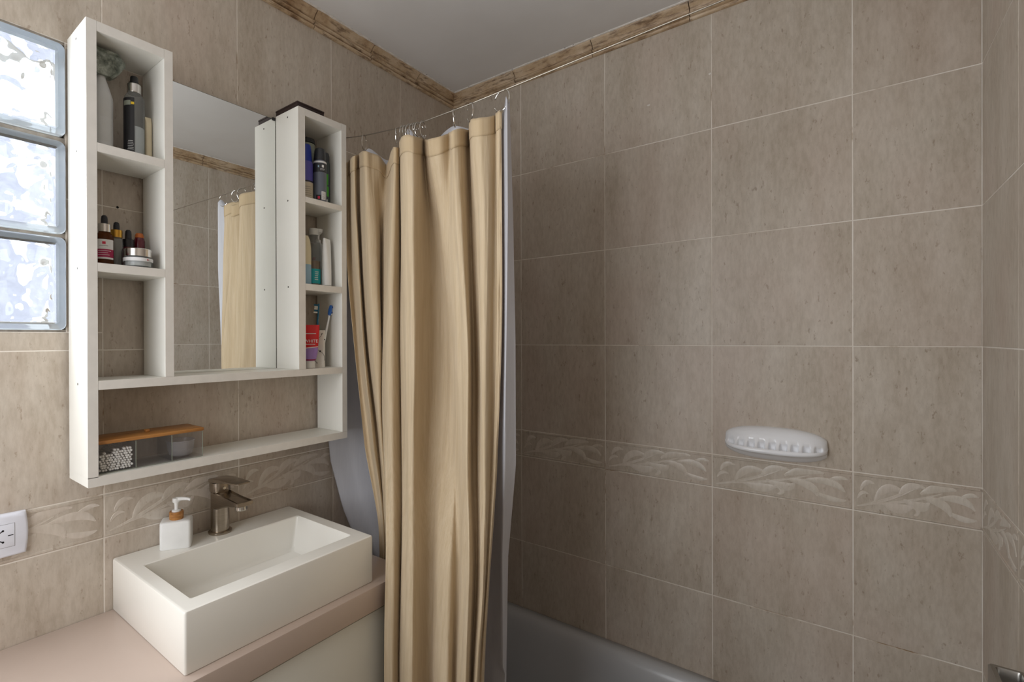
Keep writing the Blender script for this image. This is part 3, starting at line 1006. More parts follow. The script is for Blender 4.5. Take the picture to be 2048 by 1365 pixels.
CT = [[[0.1061,-0.634],[0.1073,-0.636],[0.1458,-0.642],[0.1917,-0.645],[0.2372,-0.64],[0.2308,-0.63]],[[0.1001,-0.616],[0.1011,-0.616],[0.1442,-0.626],[0.1983,-0.633],[0.2425,-0.636],[0.23,-0.62]],[[0.1568,-0.649],[0.1715,-0.654],[0.204,-0.66],[0.2412,-0.657],[0.258,-0.642],[0.2496,-0.63]],[[0.1403,-0.618],[0.1432,-0.616],[0.1745,-0.624],[0.2272,-0.631],[0.2554,-0.634],[0.247,-0.62]],[[0.2131,-0.664],[0.2179,-0.664],[0.2389,-0.664],[0.269,-0.657],[0.267,-0.64],[0.2645,-0.63]],[[0.2223,-0.644],[0.2407,-0.648],[0.2622,-0.656],[0.2659,-0.645],[0.276,-0.638],[0.2718,-0.63]],[[0.2282,-0.624],[0.2184,-0.608],[0.2297,-0.617],[0.2502,-0.635],[0.292,-0.663],[0.2857,-0.662]],[[0.2232,-0.589],[0.2537,-0.626],[0.264,-0.647],[0.2963,-0.675],[0.3656,-0.733],[0.3763,-0.75]],[[0.3175,-0.664],[0.3099,-0.666],[0.3019,-0.672],[0.3172,-0.687],[0.3755,-0.738],[0.3845,-0.755]],[[0.3328,-0.662],[0.3268,-0.662],[0.3224,-0.668],[0.3393,-0.685],[0.3873,-0.732],[0.4003,-0.75]],[[0.2982,-0.609],[0.2981,-0.606],[0.3086,-0.617],[0.3257,-0.635],[0.3667,-0.678],[0.3732,-0.69]],[[0.3148,-0.634],[0.3145,-0.631],[0.3198,-0.64],[0.336,-0.655],[0.3757,-0.698],[0.3792,-0.71]],[[0.3624,-0.679],[0.3602,-0.674],[0.364,-0.676],[0.3743,-0.685],[0.407,-0.726],[0.4189,-0.745]],[[0.3941,-0.692],[0.3965,-0.692],[0.4035,-0.696],[0.4036,-0.701],[0.4385,-0.74],[0.4556,-0.76]],[[0.409,-0.684],[0.4116,-0.686],[0.4206,-0.694],[0.4173,-0.697],[0.4496,-0.734],[0.4627,-0.75]],[[0.396,-0.644],[0.3931,-0.636],[0.39,-0.634],[0.3934,-0.645],[0.4344,-0.693],[0.448,-0.71]],[[0.385,-0.622],[0.3902,-0.606],[0.4058,-0.607],[0.4131,-0.625],[0.442,-0.668],[0.4562,-0.69]],[[0.4283,-0.654],[0.4161,-0.614],[0.4334,-0.606],[0.4504,-0.625],[0.4853,-0.688],[0.5045,-0.72]],[[0.4631,-0.6556],[0.4523,-0.6356],[0.4594,-0.6156],[0.4819,-0.6346],[0.5201,-0.696],[0.5307,-0.718]],[[0.4705,-0.6292],[0.4806,-0.6412],[0.5014,-0.6472],[0.4994,-0.6422],[0.5226,-0.674],[0.5223,-0.686]],[[0.5008,-0.6608],[0.5086,-0.6588],[0.5271,-0.6588],[0.5295,-0.6598],[0.5589,-0.697],[0.5598,-0.714]],[[0.5141,-0.6464],[0.525,-0.6544],[0.552,-0.6704],[0.5531,-0.6734],[0.5851,-0.715],[0.5935,-0.742]],[[0.5016,-0.594],[0.5124,-0.606],[0.5298,-0.624],[0.5336,-0.631],[0.5746,-0.686],[0.5794,-0.705]],[[0.5359,-0.636],[0.5364,-0.624],[0.5423,-0.624],[0.5433,-0.627],[0.5712,-0.668],[0.5738,-0.69]],[[0.5661,-0.652],[0.5748,-0.652],[0.5805,-0.658],[0.5828,-0.661],[0.6061,-0.698],[0.6015,-0.72]],[[0.5857,-0.642],[0.5904,-0.648],[0.5921,-0.654],[0.5918,-0.657],[0.611,-0.696],[0.6043,-0.715]],[[0.5922,-0.622],[0.5916,-0.624],[0.5919,-0.632],[0.5863,-0.633],[0.6039,-0.68],[0.5954,-0.695]],[[0.6038,-0.63],[0.6045,-0.632],[0.6061,-0.638],[0.598,-0.639],[0.611,-0.683],[0.6005,-0.695]],[[0.6127,-0.634],[0.6109,-0.632],[0.6124,-0.638],[0.6019,-0.639],[0.6102,-0.678],[0.6008,-0.69]],[[0.614,-0.63],[0.616,-0.632],[0.6162,-0.636],[0.6019,-0.633],[0.5995,-0.658],[0.5898,-0.67]]]
TOPZ = [0.4983,0.5098,0.5004,0.5177,0.4961,0.493,0.4906,0.4779,0.4771,0.4764,0.5038,0.4991,0.4867,0.4828,0.477,0.489,0.4961,0.4741,0.4716,0.4872,0.4715,0.4793,0.4966,0.4948,0.4854,0.4865,0.4958,0.4952,0.4955,0.4965]
LV = [.47, .29, -.01, -.29, -.49, -.745, -1.30]
CT[5][4], CT[5][5], CT[6][4], CT[6][5] = [.325, -.630], [.335, -.628], [.372, -.642], [.376, -.644]
for r_ in CT: r_.append([r_[5][0], r_[5][1]])
nC = len(CT)
SU, NV = 7, 96


def curtain_point(u, zz):
    # level parameter from the height
    if zz >= LV[0]: t = 0.0
    else:
        for i in range(len(LV) - 1):
            if LV[i] >= zz >= LV[i + 1]:
                t = i + (LV[i] - zz) / (LV[i] - LV[i + 1])
                break
        else: t = len(LV) - 1.0
    col = []
    i0 = max(0, min(int(u), nC - 2))
    q = {}
    for k in range(i0 - 1, i0 + 3):
        kk = max(0, min(k, nC - 1))
        q[k] = (catmull([a[0] for a in CT[kk]], t), catmull([a[1] for a in CT[kk]], t))
    f_ = u - i0
    def cr(a, b_, c_, d):
        return 0.5 * ((2 * b_) + (c_ - a) * f_ + (2 * a - 5 * b_ + 4 * c_ - d) * f_ * f_ + (3 * b_ - a - 3 * c_ + d) * f_ ** 3)
    ks = range(i0 - 1, i0 + 3)
    x = cr(*[q[k][0] for k in ks])
    y_ = cr(*[q[k][1] for k in ks])
    wr_ = 0.0030 * noise.noise(Vector((u * 2.2, zz * 3.5, 2.0))) + 0.0015 * noise.noise(Vector((u * 7.0, zz * 6.0, 7.0)))
    return x, y_ + wr_


cu = thing('shower_curtain', 'sand beige cotton shower curtain gathered on a wire', 'curtain', (0, 0, 0))
bm = bmesh.new()
bh_ = bmesh.new()
NU = (nC - 1) * SU
rows_, hrows = [], []
for i in range(NU + 1):
    u = i / SU
    tz = catmull(TOPZ, min(u, nC - 1.0001))
    colv, colh = [], []
    for j in range(NV + 1):
        f_ = j / NV
        zz = tz + (-1.33 - tz) * f_
        x, y_ = curtain_point(u, zz)
        colv.append(bm.verts.new((x, y_, HC + zz)))
    for j in range(7):
        zz = tz + .0008 - .0400 * j / 6
        x, y_ = curtain_point(u, zz)
        x2, y2 = curtain_point(min(u + .05, nC - 1.0001), zz)
        x1, y1_ = curtain_point(max(u - .05, 0), zz)
        tx, ty = x2 - x1, y2 - y1_
        q_ = math.hypot(tx, ty) or 1
        colh.append(bh_.verts.new((x + ty / q_ * .0014, y_ - tx / q_ * .0014, HC + zz)))
    rows_.append(colv)
    hrows.append(colh)
for i in range(NU):
    for j in range(NV): bm.faces.new((rows_[i][j], rows_[i][j + 1], rows_[i + 1][j + 1], rows_[i + 1][j]))
    for j in range(6): bh_.faces.new((hrows[i][j], hrows[i][j + 1], hrows[i + 1][j + 1], hrows[i + 1][j]))
cl = part('cloth', bm, M['curtain'], cu, angle=80)
hb = part('header_band', bh_, M['header'], cu, angle=80)
for o_, th_ in ((cl, .0009), (hb, .0008)):
    sm = o_.modifiers.new('thickness', 'SOLIDIFY')
    sm.thickness, sm.offset = th_, 0.0

li = thing('curtain_liner', 'white plastic shower liner hanging behind the beige curtain', 'curtain liner', (0, 0, 0))
LE = [[0.51, (0.6005, -0.612), (0.6379, -0.646), (0.6332, -0.628)], [0.26, (0.599, -0.611), (0.6383, -0.646), (0.6386, -0.624)], [-0.01, (0.5935, -0.606), (0.63, -0.64), (0.6379, -0.614)], [-0.28, (0.5668, -0.597), (0.6086, -0.615), (0.6182, -0.58)], [-0.5, (0.5272, -0.57), (0.5914, -0.597), (0.5845, -0.56)], [-0.83, (0.4916, -0.53), (0.5573, -0.54), (0.5533, -0.52)], [-1.25, (0.4633, -0.5), (0.5386, -0.51), (0.5319, -0.49)]]
LS = [[.51, (.060, -.600)], [.26, (.030, -.622)], [-.01, (.012, -.628)], [-.28, (.006, -.628)], [-.36, (.008, -.620)], [-.50, (.034, -.596)], [-.83, (.15, -.520)], [-1.25, (.20, -.46)]]


def lv(tab, zz, k):
    if zz >= tab[0][0]: return tab[0][k]
    for a, b_ in zip(tab, tab[1:]):
        if a[0] >= zz >= b_[0]:
            t = (a[0] - zz) / (a[0] - b_[0])
            return (a[k][0] + (b_[k][0] - a[k][0]) * t, a[k][1] + (b_[k][1] - a[k][1]) * t)
    return tab[-1][k]


def liner_top(x):
    t_ = .500 + .004 * math.sin(x * 60)
    for c0, w0, h0 in ((.165, .024, .034), (.306, .032, .054), (.445, .050, .022), (.630, .010, .024)):
        t_ = max(t_, .496 + h0 * math.exp(-((x - c0) / w0) ** 2))
    return t_


def liner_pt(u, zz, top):
    A_, V_, G_, E_ = lv(LS, zz, 1), lv(LE, zz, 1), lv(LE, zz, 2), lv(LE, zz, 3)
    if u < .84:
        f_ = u / .84
        x = A_[0] + (V_[0] - A_[0]) * f_
        k = min(1, f_ / .30)
        k = k * k * (3 - 2 * k)
        ym = max(V_[1] + .030, -.570) if zz > -.6 else V_[1]
        y_ = A_[1] + (ym - A_[1]) * k
        kd = max(0, min(1, (.05 - zz) / .2)) * max(0, min(1, (zz + .75) / .2))
        y_ += .075 * kd * math.exp(-((x - A_[0] - .095) / .060) ** 2)
        kz = max(0, min(1, (zz - .38) / .10))
        y_ -= .027 * kz * kz * (3 - 2 * kz) * max(math.exp(-((x - c0) / w0) ** 2) for c0, w0 in ((.165, .03), (.312, .03), (.445, .05)))
        if f_ > .90: y_ += (V_[1] - ym) * ((f_ - .90) / .10) ** 1.5
        e_ = min(1, f_ / .08, (1 - f_) / .05)
        drop = max(0, min(1.0, (top - zz) / .9))
        y_ += e_ * ((.004 + .005 * drop) * math.sin(f_ * 46 + .8 * math.sin(zz * 2)) + .003 * math.sin(f_ * 21 + zz * 1.5))
        if zz > -.33 and f_ < .16: y_ = max(y_, -.632)
        return x, y_
    if u < .92:
        f_ = (u - .84) / .08
        a, b_ = V_, G_
    else:
        f_ = (u - .92) / .08
        a, b_ = G_, E_
    g = f_ ** 1.3 if u < .92 else 1 - (1 - f_) ** 1.3
    return a[0] + (b_[0] - a[0]) * f_, a[1] + (b_[1] - a[1]) * g


bm = bmesh.new()
NU2, NV2 = 180, 70
rows_ = []
for i in range(NU2 + 1):
    u = i / NU2
    xt, _ = liner_pt(u, .45, .5)
    top = liner_top(xt)
    colv = []
    for j in range(NV2 + 1):
        zz = top + (-1.22 - top) * j / NV2
        x, y_ = liner_pt(u, zz, top)
        if zz < -.78: y_ = max(y_, -.535 + .070 * max(0, min(1, (-.88 - zz) / .28)))
        colv.append(bm.verts.new((x, y_ + .0006 * noise.noise(Vector((u * 40, zz * 5, 1))), HC + zz)))
    rows_.append(colv)
for i in range(NU2):
    for j in range(NV2): bm.faces.new((rows_[i][j], rows_[i][j + 1], rows_[i + 1][j + 1], rows_[i + 1][j]))
ls = part('sheet', bm, M['liner'], li, angle=80)
sm = ls.modifiers.new('thickness', 'SOLIDIFY')
sm.thickness = .0005

# ------------------------------------------------------------------ things on the shelf
S1, S2, SL, SB = HC + Zs1 + .0002, HC + Zs2 + .0002, HC + Zl + .0002, HC + Zbb + .0187


def lines(parent, r, z0, z1, a0, a1, n, mat, thick=.0004, name='print'):
    """rows of tiny print wrapped round a cylindrical label"""
    bm = bmesh.new()
    for k in range(n):
        zz = z0 + (z1 - z0) * (k + .5) / n
        aa, ab = a0 + R.uniform(0, .12) * (a1 - a0), a1 - R.uniform(0, .25) * (a1 - a0)
        L = []
        for i in range(9):
            a = aa + (ab - aa) * i / 8
            L.append([(rr * math.cos(a), rr * math.sin(a), zz + dz) for rr, dz in ((r, -thick), (r + .0002, -thick), (r + .0002, thick), (r, thick))])
        loft(bm, L, cap0=True, cap1=True)
    return part(name, bm, mat, parent, smooth=False)


def wrap(parent, name, r, z0, z1, a0, a1, mat, th=.0003):
    bm = bmesh.new()
    L = []
    n_ = max(6, int((a1 - a0) / .2))
    for i in range(n_ + 1):
        a = a0 + (a1 - a0) * i / n_
        L.append([(rr * math.cos(a), rr * math.sin(a), zz) for rr, zz in ((r, z0), (r + th, z0), (r + th, z1), (r, z1))])
    loft(bm, L, cap0=True, cap1=True)
    return part(name, bm, mat, parent, angle=30)


CAMA = math.radians(-20)     # bearing from the shelf toward the room

# top left compartment
t = thing('white_bottle', 'tall frosted white bottle with conical shoulder on the top shelf', 'bottle', (.060, -1.2195, S1))
part('body', lat([(0, 0), (.0185, 0), (.0200, .002), (.0200, .018), (.0196, .020), (.0200, .022), (.0200, .066), (.0196, .068), (.0200, .070), (.0203, .104),
                  (.0195, .112), (.0150, .127), (.0088, .146), (.0076, .152), (0, .152)], seg=36), M['frosted'], t)
t = thing('marbled_box', 'small faceted grey-green marbled box perched above the white bottle', 'box', (.0620, -1.2100, S1 + .1523))
L = []
for zz, hx, hy, sh in ((0, .010, .014, -.006), (.012, .016, .022, -.002), (.030, .024, .030, .0), (.0365, .024, .030, .0), (.046, .020, .026, -.002)):
    L.append([(-hx + .0, -hy + sh, zz), (hx, -hy + sh, zz), (hx, hy * .6 + sh, zz), (hx * .4, hy + sh, zz), (-hx, hy + sh, zz)])
part('block', loft(bmesh.new(), L, cap0=True, cap1=True), M['marble'], t, smooth=False)
t = thing('hair_spray', 'clear spray bottle with black wrap label and black nozzle', 'spray bottle', (.066, -1.1620, S1))
part('body', lat([(0, 0), (.0175, 0), (.0190, .002), (.0190, .118), (.0178, .128), (.0130, .136), (.0100, .138)], seg=36), M['clear_glass'], t)
part('liquid', lat([(0, .002), (.0176, .002), (.0176, .066), (0, .066)], seg=30), M['frosted'], t)
wrap(t, 'label', .0190, .004, .122, CAMA - 1.45, CAMA + .02, M['black_label'], .0004)
wrap(t, 'yellow_band', .0192, .006, .0115, CAMA - 1.45, CAMA + .02, M['yellow'], .0004)
wrap(t, 'yellow_mark', .0192, .108, .113, CAMA - .30, CAMA + .00, M['yellow'], .0004)
wrap(t, 'grey_mark', .0192, .1065, .1160, CAMA - 1.15, CAMA - .34, M['sage_plastic'], .0004)
lines(t, .0193, .016, .036, CAMA - .65, CAMA - .04, 6, M['label_white'])
part('collar', lat([(0, .137), (.0122, .137), (.0128, .138), (.0128, .154), (.0122, .155), (0, .155)], seg=30), M['silver_cap'], t)
part('nozzle', lat([(0, .1545), (.0088, .1545), (.0086, .160), (.0076, .162), (.0072, .170), (.0064, .1715), (0, .1715)], seg=24), M['black_plastic'], t)
t = thing('cream_tube', 'slim cream tube leaning beside the spray bottle', 'tube', (.058, -1.1335, S1))
L = [rrect(-.0075, .0075, -.0065, .0065, .005, 0.0), rrect(-.0080, .0080, -.0068, .0068, .005, .020), rrect(-.0070, .0070, -.0068, .0068, .004, .088), rrect(-.002, .002, -.0068, .0068, .0012, .100)]
part('body', loft(bmesh.new(), L, cap0=True, cap1=True), M['cream_plastic'], t)


def dropper(name, label, loc, r, hb, mats, cap_r, cap_h, bulb_h, bulb_r, neck_r=None):
    t = thing(name, label, 'dropper bottle', loc, 0, 'dropper bottles on the middle shelf')
    neck_r = neck_r or cap_r * .9
    part('body', lat([(0, 0), (r - .001, 0), (r, .0012), (r, hb - .012), (r * .93, hb - .006), (neck_r, hb - .001), (neck_r, hb + .001), (0, hb + .001)], seg=30), mats[0], t)
    part('cap', lat([(0, hb), (cap_r, hb), (cap_r, hb + cap_h - .0006), (cap_r - .0006, hb + cap_h), (0, hb + cap_h)], seg=28), mats[1], t)
    part('rubber_bulb', lat([(0, hb + cap_h - .0002), (bulb_r, hb + cap_h - .0002), (bulb_r * .98, hb + cap_h + bulb_h * .55), (bulb_r * .86, hb + cap_h + bulb_h * .85),
                             (bulb_r * .5, hb + cap_h + bulb_h * .98), (0, hb + cap_h + bulb_h)], seg=20), mats[2], t)
    return t


t = dropper('serum_bottle', 'amber serum bottle with white and magenta label, silver cap', (.078, -1.2205, S2), .0155, .066, (M['amber'], M['silver_cap'], M['black_rubber']), .0108, .0155, .0175, .0058)
wrap(t, 'label', .0156, .012, .0500, CAMA - 1.9, CAMA + 1.2, M['label_white'])
wrap(t, 'magenta_band', .0158, .0155, .0310, CAMA - 1.9, CAMA + 1.2, M['magenta'])
wrap(t, 'red_emblem', .0158, .0405, .0455, CAMA - .18, CAMA + .18, M['red_print'], .0002)
lines(t, .0158, .0365, .0385, CAMA - .5, CAMA + .5, 1, M['grey_print'])
lines(t, .0161, .0180, .0295, CAMA - .8, CAMA + .8, 3, M['label_white'])
t = dropper('serum_bottle', 'clear glass serum bottle with gold cap and black dropper', (.058, -1.1930, S2), .0118, .062, (M['clear_glass'], M['gold'], M['black_rubber']), .0105, .0150, .0165, .0056)
t = dropper('serum_bottle', 'dark serum bottle with all black dropper cap behind the jar', (.055, -1.1705, S2), .0125, .046, (M['burgundy'], M['black_plastic'], M['black_rubber']), .0105, .0160, .0200, .0060)
t = thing('burgundy_bottle', 'small burgundy bottle with orange cap behind the silver jar', 'bottle', (.048, -1.1470, S2))
part('body', lat([(0, 0), (.0092, 0), (.0100, .001), (.0104, .050), (.0104, .062), (.0090, .068), (.0078, .070), (0, .070)], seg=26), M['burgundy'], t)
part('cap', lat([(0, .0695), (.0085, .0695), (.0082, .075), (.0060, .079), (0, .080)], seg=24), M['orange_cap'], t)
t = thing('cream_jar', 'round glass cream jar with shiny silver lid on the middle shelf', 'jar', (.0880, -1.1640, S2))
part('base', lat([(0, 0), (.0235, 0), (.0250, .0015), (.0258, .0060), (.0255, .0105), (.0262, .0115), (.0262, .0205), (.0252, .0215), (.0245, .0225), (0, .0225)], seg=44), M['clear_glass'], t)
part('cream', lat([(0, .004), (.0225, .004), (.0235, .020), (0, .020)], seg=36), M['label_white'], t)
wrap(t, 'label', .0263, .0125, .0195, CAMA - 1.9, CAMA + 1.9, M['label_white'], .0002)
wrap(t, 'red_mark', .0265, .0150, .0170, CAMA + .62, CAMA + .74, M['red_print'], .0002)
lines(t, .0265, .0140, .0155, CAMA + .62, CAMA + .95, 1, M['grey_print'], .0003)
part('lid', lat([(0, .0226), (.0244, .0226), (.0248, .0232), (.0248, .0370), (.0238, .0382), (0, .0384)], seg=48), M['silver_cap'], t)

# right column, top compartment
CAMA = math.radians(-37)
t = thing('blue_bottle', 'blue capped bottle with violet and bone label in the right column', 'bottle', (.0750, -.7480, S1))
part('body', lat([(0, 0), (.0188, 0), (.0200, .002), (.0200, .050), (0, .050)], seg=32), M['bone_plastic'], t)
part('sleeve', lat([(0, .0495), (.0200, .0495), (.0200, .052), (.0196, .053), (.0196, .100), (.0180, .106), (0, .106)], seg=32), M['violet_label'], t)
part('rim', lat([(.0198, .0505), (.0206, .0505), (.0206, .0535), (.0198, .0535)], seg=32, cap=False), M['black_plastic'], t)
part('cap', lat([(0, .1058), (.0168, .1058), (.0172, .108), (.0150, .146), (.0130, .152), (.0110, .1525), (0, .1525)], seg=30), M['blue_cap'], t)
lines(t, .0201, .006, .040, CAMA - .4, CAMA + .9, 6, M['grey_print'], .0005)
t = thing('sage_bottle', 'pale sage bottle with flat black lid behind the blue bottle', 'bottle', (.0360, -.7170, S1))
part('body', lat([(0, 0), (.0200, 0), (.0215, .003), (.0215, .110), (.0235, .130), (.0260, .150), (.0250, .172), (0, .174)], seg=12, sx=.9), M['sage_plastic'], t, angle=20)
part('lid', lat([(0, .1738), (.0262, .1738), (.0265, .176), (.0240, .186), (0, .187)], seg=12, sx=.9), M['dark_cap'], t, angle=20)
t = thing('deodorant_can', 'grey aerosol deodorant with charcoal cap in the right column', 'spray can', (.0890, -.7115, S1))
part('body', lat([(0, 0), (.0165, 0), (.0178, .0018), (.0178, .108), (.0165, .114), (.0150, .116), (0, .116)], seg=34), M['grey_can'], t)
part('cap', lat([(0, .1155), (.0162, .1155), (.0166, .118), (.0150, .140), (.0135, .147), (.0100, .149), (0, .149)], seg=30), M['dark_cap'], t)
wrap(t, 'white_band', .0178, .107, .1115, CAMA - 1.5, CAMA + 1.5, M['label_white'], .0002)
wrap(t, 'dark_band', .0179, .082, .1055, CAMA - 1.5, CAMA + 1.5, M['dark_cap'], .0002)
wrap(t, 'round_mark', .0181, .0945, .1010, CAMA + .28, CAMA + .62, M['label_white'], .0002)
wrap(t, 'round_mark', .0181, .0940, .0990, CAMA - .30, CAMA - .12, M['pale_blue'], .0002)
lines(t, .0182, .086, .092, CAMA + .0, CAMA + .8, 2, M['label_white'])
wrap(t, 'barcode_label', .0180, .008, .0300, CAMA + .22, CAMA + .95, M['label_white'], .0002)
lines(t, .0182, .010, .028, CAMA + .28, CAMA + .80, 6, M['grey_print'])
wrap(t, 'warning_label', .0180, .006, .0200, CAMA - .60, CAMA + .18, M['black_label'], .0002)
wrap(t, 'warning_mark', .0182, .0095, .0165, CAMA - .34, CAMA - .02, M['red_print'], .0002)
t = thing('deodorant_can', 'dark green aerosol with bright green leaf print against the side panel', 'spray can', (.0690, -.6790, S1))
part('body', lat([(0, 0), (.0130, 0), (.0142, .0018), (.0142, .120), (.0128, .126), (0, .127)], seg=30), M['dark_green_can'], t)
part('cap', lat([(0, .1265), (.0128, .1265), (.0126, .142), (.0105, .150), (0, .152)], seg=28), M['dark_cap'], t)
for a, z0, z1 in ((CAMA + .25, .060, .090), (CAMA + .05, .030, .062), (CAMA + .35, .028, .056)):
    wrap(t, 'green_leaf', .0142, z0, z1, a, a + .42, M['leaf_green'], .0002)
wrap(t, 'emblem', .0142, .008, .020, CAMA + .15, CAMA + .5, M['label_white'], .0002)

# right column, middle compartment
t = thing('tonic_bottle', 'clear bottle with turquoise label and white cap in the right column', 'bottle', (.0630, -.7130, S2))
part('body', lat([(0, 0), (.0170, 0), (.0182, .002), (.0182, .110), (.0165, .122), (.0120, .130), (.0115, .142), (0, .142)], seg=32), M['clear_glass'], t)
part('liquid', lat([(0, .002), (.0172, .002), (.0172, .070), (0, .070)], seg=28), M['amber_liquid'], t)
wrap(t, 'label', .0183, .008, .048, CAMA - 1.8, CAMA + 1.6, M['turquoise'])
lines(t, .0186, .016, .042, CAMA + .1, CAMA + .75, 5, M['label_white'], .0009)
part('cap', lat([(0, .1415), (.0132, .1415), (.0134, .143), (.0128, .158), (.0115, .160), (0, .160)], seg=28), M['frosted'], t)
t = thing('white_tube', 'white upright cream tube with pump top in the right column', 'tube', (.0880, -.6890, S2))
L = [rrect(-.0125, .0125, -.0125, .0125, .0120, 0.0), rrect(-.0130, .0130, -.0130, .0130, .0125, .006), rrect(-.0110, .0110, -.0138, .0138, .0105, .06),
     rrect(-.0070, .0070, -.0146, .0146, .0065, .115), rrect(-.0030, .0030, -.0150, .0150, .0025, .1320)]
part('body', loft(bmesh.new(), L, cap0=True, cap1=True), M['white_plastic'], t, rot=(0, 0, math.radians(20)))
part('shoulder_seam', lat([(.0127, .003), (.0134, .003), (.0134, .0036), (.0127, .0036)], seg=26, cap=False), M['grey_print'], t)
t2 = thing('pump_bottle', 'white pump bottle with small red mark behind the white tube', 'bottle', (.0400, -.6810, S2))
part('body', lat([(0, 0), (.0150, 0), (.0160, .002), (.0160, .112), (.0140, .122), (.0085, .128), (0, .128)], seg=28), M['frosted'], t2)
part('pump', lat([(0, .1275), (.0080, .1275), (.0080, .136), (.0040, .138), (.0040, .150), (.0120, .158), (.0135, .166), (0, .168)], seg=22), M['white_plastic'], t2)
wrap(t2, 'red_mark', .0160, .078, .086, CAMA - 1.4, CAMA - .5, M['red_print'], .0002)
t = thing('cream_bottle', 'cream bottle with pale blue lower half beside the turquoise label', 'bottle', (.072, -.7480, S2))
part('body', lat([(0, 0), (.0150, 0), (.0160, .002), (.0160, .056), (0, .056)], seg=28), M['pale_blue'], t)
part('upper_body', lat([(0, .0558), (.0160, .0558), (.0158, .100), (.0130, .122), (.0080, .134), (0, .135)], seg=28), M['cream_label'], t)

# right column, lower compartment
t = thing('toothpaste', 'red and lilac toothpaste tube standing on its white cap', 'toothpaste', (.0860, -.7440, SL), math.radians(52))
part('cap', lat([(0, 0), (.0130, 0), (.0136, .001), (.0128, .0185), (.0118, .0195), (0, .0195)], seg=26), M['white_plastic'], t)
L0 = [(.0195, .0125, .0125), (.0240, .0165, .0150), (.040, .0200, .0130), (.060, .0220, .0100), (.090, .0240, .0050), (.1150, .0250, .0012)]


def tloop(zz, a, b_):
    return [(a * math.cos(2 * math.pi * i / 28), b_ * math.sin(2 * math.pi * i / 28), zz) for i in range(28)]


def tint(zz):
    for p_, q_ in zip(L0, L0[1:]):
        if p_[0] <= zz <= q_[0]:
            f_ = (zz - p_[0]) / (q_[0] - p_[0])
            return tloop(zz, p_[1] + f_ * (q_[1] - p_[1]), p_[2] + f_ * (q_[2] - p_[2]))
    return tloop(zz, L0[-1][1], L0[-1][2])


part('lower_body', loft(bmesh.new(), [tint(zz) for zz in (.0195, .0240, .030, .040, .050, .0545)], cap0=True, cap1=True), M['lilac'], t)
part('upper_body', loft(bmesh.new(), [tint(zz) for zz in (.0545, .060, .075, .090, .105, .1150)], cap0=True, cap1=True), M['red_tube'], t)
part('magenta_ring', loft(bmesh.new(), [[(x * 1.02, y_ * 1.02, zz) for x, y_, _ in tint(zz)] for zz in (.0202, .0235)], cap0=True, cap1=True), M['magenta'], t)
part('silver_wave', loft(bmesh.new(), [[(x * 1.012, y_ * 1.03, zz + .10 * x) for x, y_, _ in tint(zz)] for zz in (.0535, .0555)], cap0=True, cap1=True), M['label_white'], t)
tm = text_mesh('WHITE', .0115, M['label_white'])
link('lettering', tm, t, (.0030, -.0096, .0715), (math.radians(84), 0, 0))
part('print', bbox(-.012, .016, -.0062, -.0056, .0905, .0925), M['label_white'], t, smooth=False)
part('print', bbox(-.010, .014, -.0112, -.0106, .0625, .0640), M['label_white'], t, smooth=False)

t = thing('toothbrush_cup', 'white square cup painted with black branches holding toothbrushes', 'cup', (.0660, -.7000, SL), math.radians(50))
o_, w_ = .0170, .0018
L = [rrect(-o_, o_, -o_, o_, .005, 0.0), rrect(-o_, o_, -o_, o_, .005, .1010), rrect(-o_ + w_, o_ - w_, -o_ + w_, o_ - w_, .004, .1010), rrect(-o_ + w_, o_ - w_, -o_ + w_, o_ - w_, .004, .004)]
pot = part('pot', loft(bmesh.new(), L, cap0=True, cap1=True), M['pot_white'], t)
bm = bmesh.new()
yb_ = -o_ - .0001
for path in (((.012, .094), (.006, .084), (-.004, .079)), ((-.004, .079), (-.003, .062), (-.006, .052)), ((-.006, .052), (.004, .044), (.012, .038)),
             ((.012, .038), (.016, .030), (.0165, .018)), ((-.0165, .022), (-.010, .020), (-.004, .012)), ((-.0165, .060), (-.012, .056), (-.006, .052))):
    tube(bm, [(x, yb_, zz) for x, zz in path], .0005, seg=6)
for x, zz, r_ in ((.0045, .044, .0024), (-.004, .079, .0014), (.009, .091, .0014), (-.003, .062, .0013), (-.006, .052, .0013), (-.010, .020, .0018), (-.004, .012, .0013), (.0165, .076, .0016)):
    k = len(bm.verts)
    lathe(bm, [(0, -.0003), (r_, -.0003), (r_, .0003), (0, .0003)], seg=14)
    bm.verts.ensure_lookup_table()
    for v_ in list(bm.verts)[k:]:
        v_.co = Vector((v_.co.x + x, yb_ + v_.co.z, v_.co.y + zz))
part('painted_branch', bm, M['ink'], pot, smooth=False)


def toothbrush(label, loc, rot, mh, mb1, mb2, curved):
    t = thing('toothbrush', label, 'toothbrush', loc, 0, 'toothbrushes in the square cup')
    t.rotation_euler = rot
    part('handle', tub([(0, 0, .002), (0, 0, .06), (0, .001, .10), (0, .003, .125), (0, .002, .142)], [.0035, .0042, .0034, .0024, .0026], seg=12), mh, t)
    part('head', loft(bmesh.new(), [rrect(-.0055 * k, .0055 * k, 0.0, .0042, .0018, zz) for zz, k in ((.140, .55), (.146, .95), (.158, 1.0), (.167, .85), (.170, .5))], cap0=True, cap1=True), mb1, t)
    for i in range(5):
        z0 = .1435 + i * .0050
        part('bristle_row', bbox(-.0044, .0044, .0040, .0135 + (.0015 if i in (0, 4) else 0), z0, z0 + .0044, .0006, seg=1), mb2 if i in (1, 4) else M['bristle_white'], t)
    return t


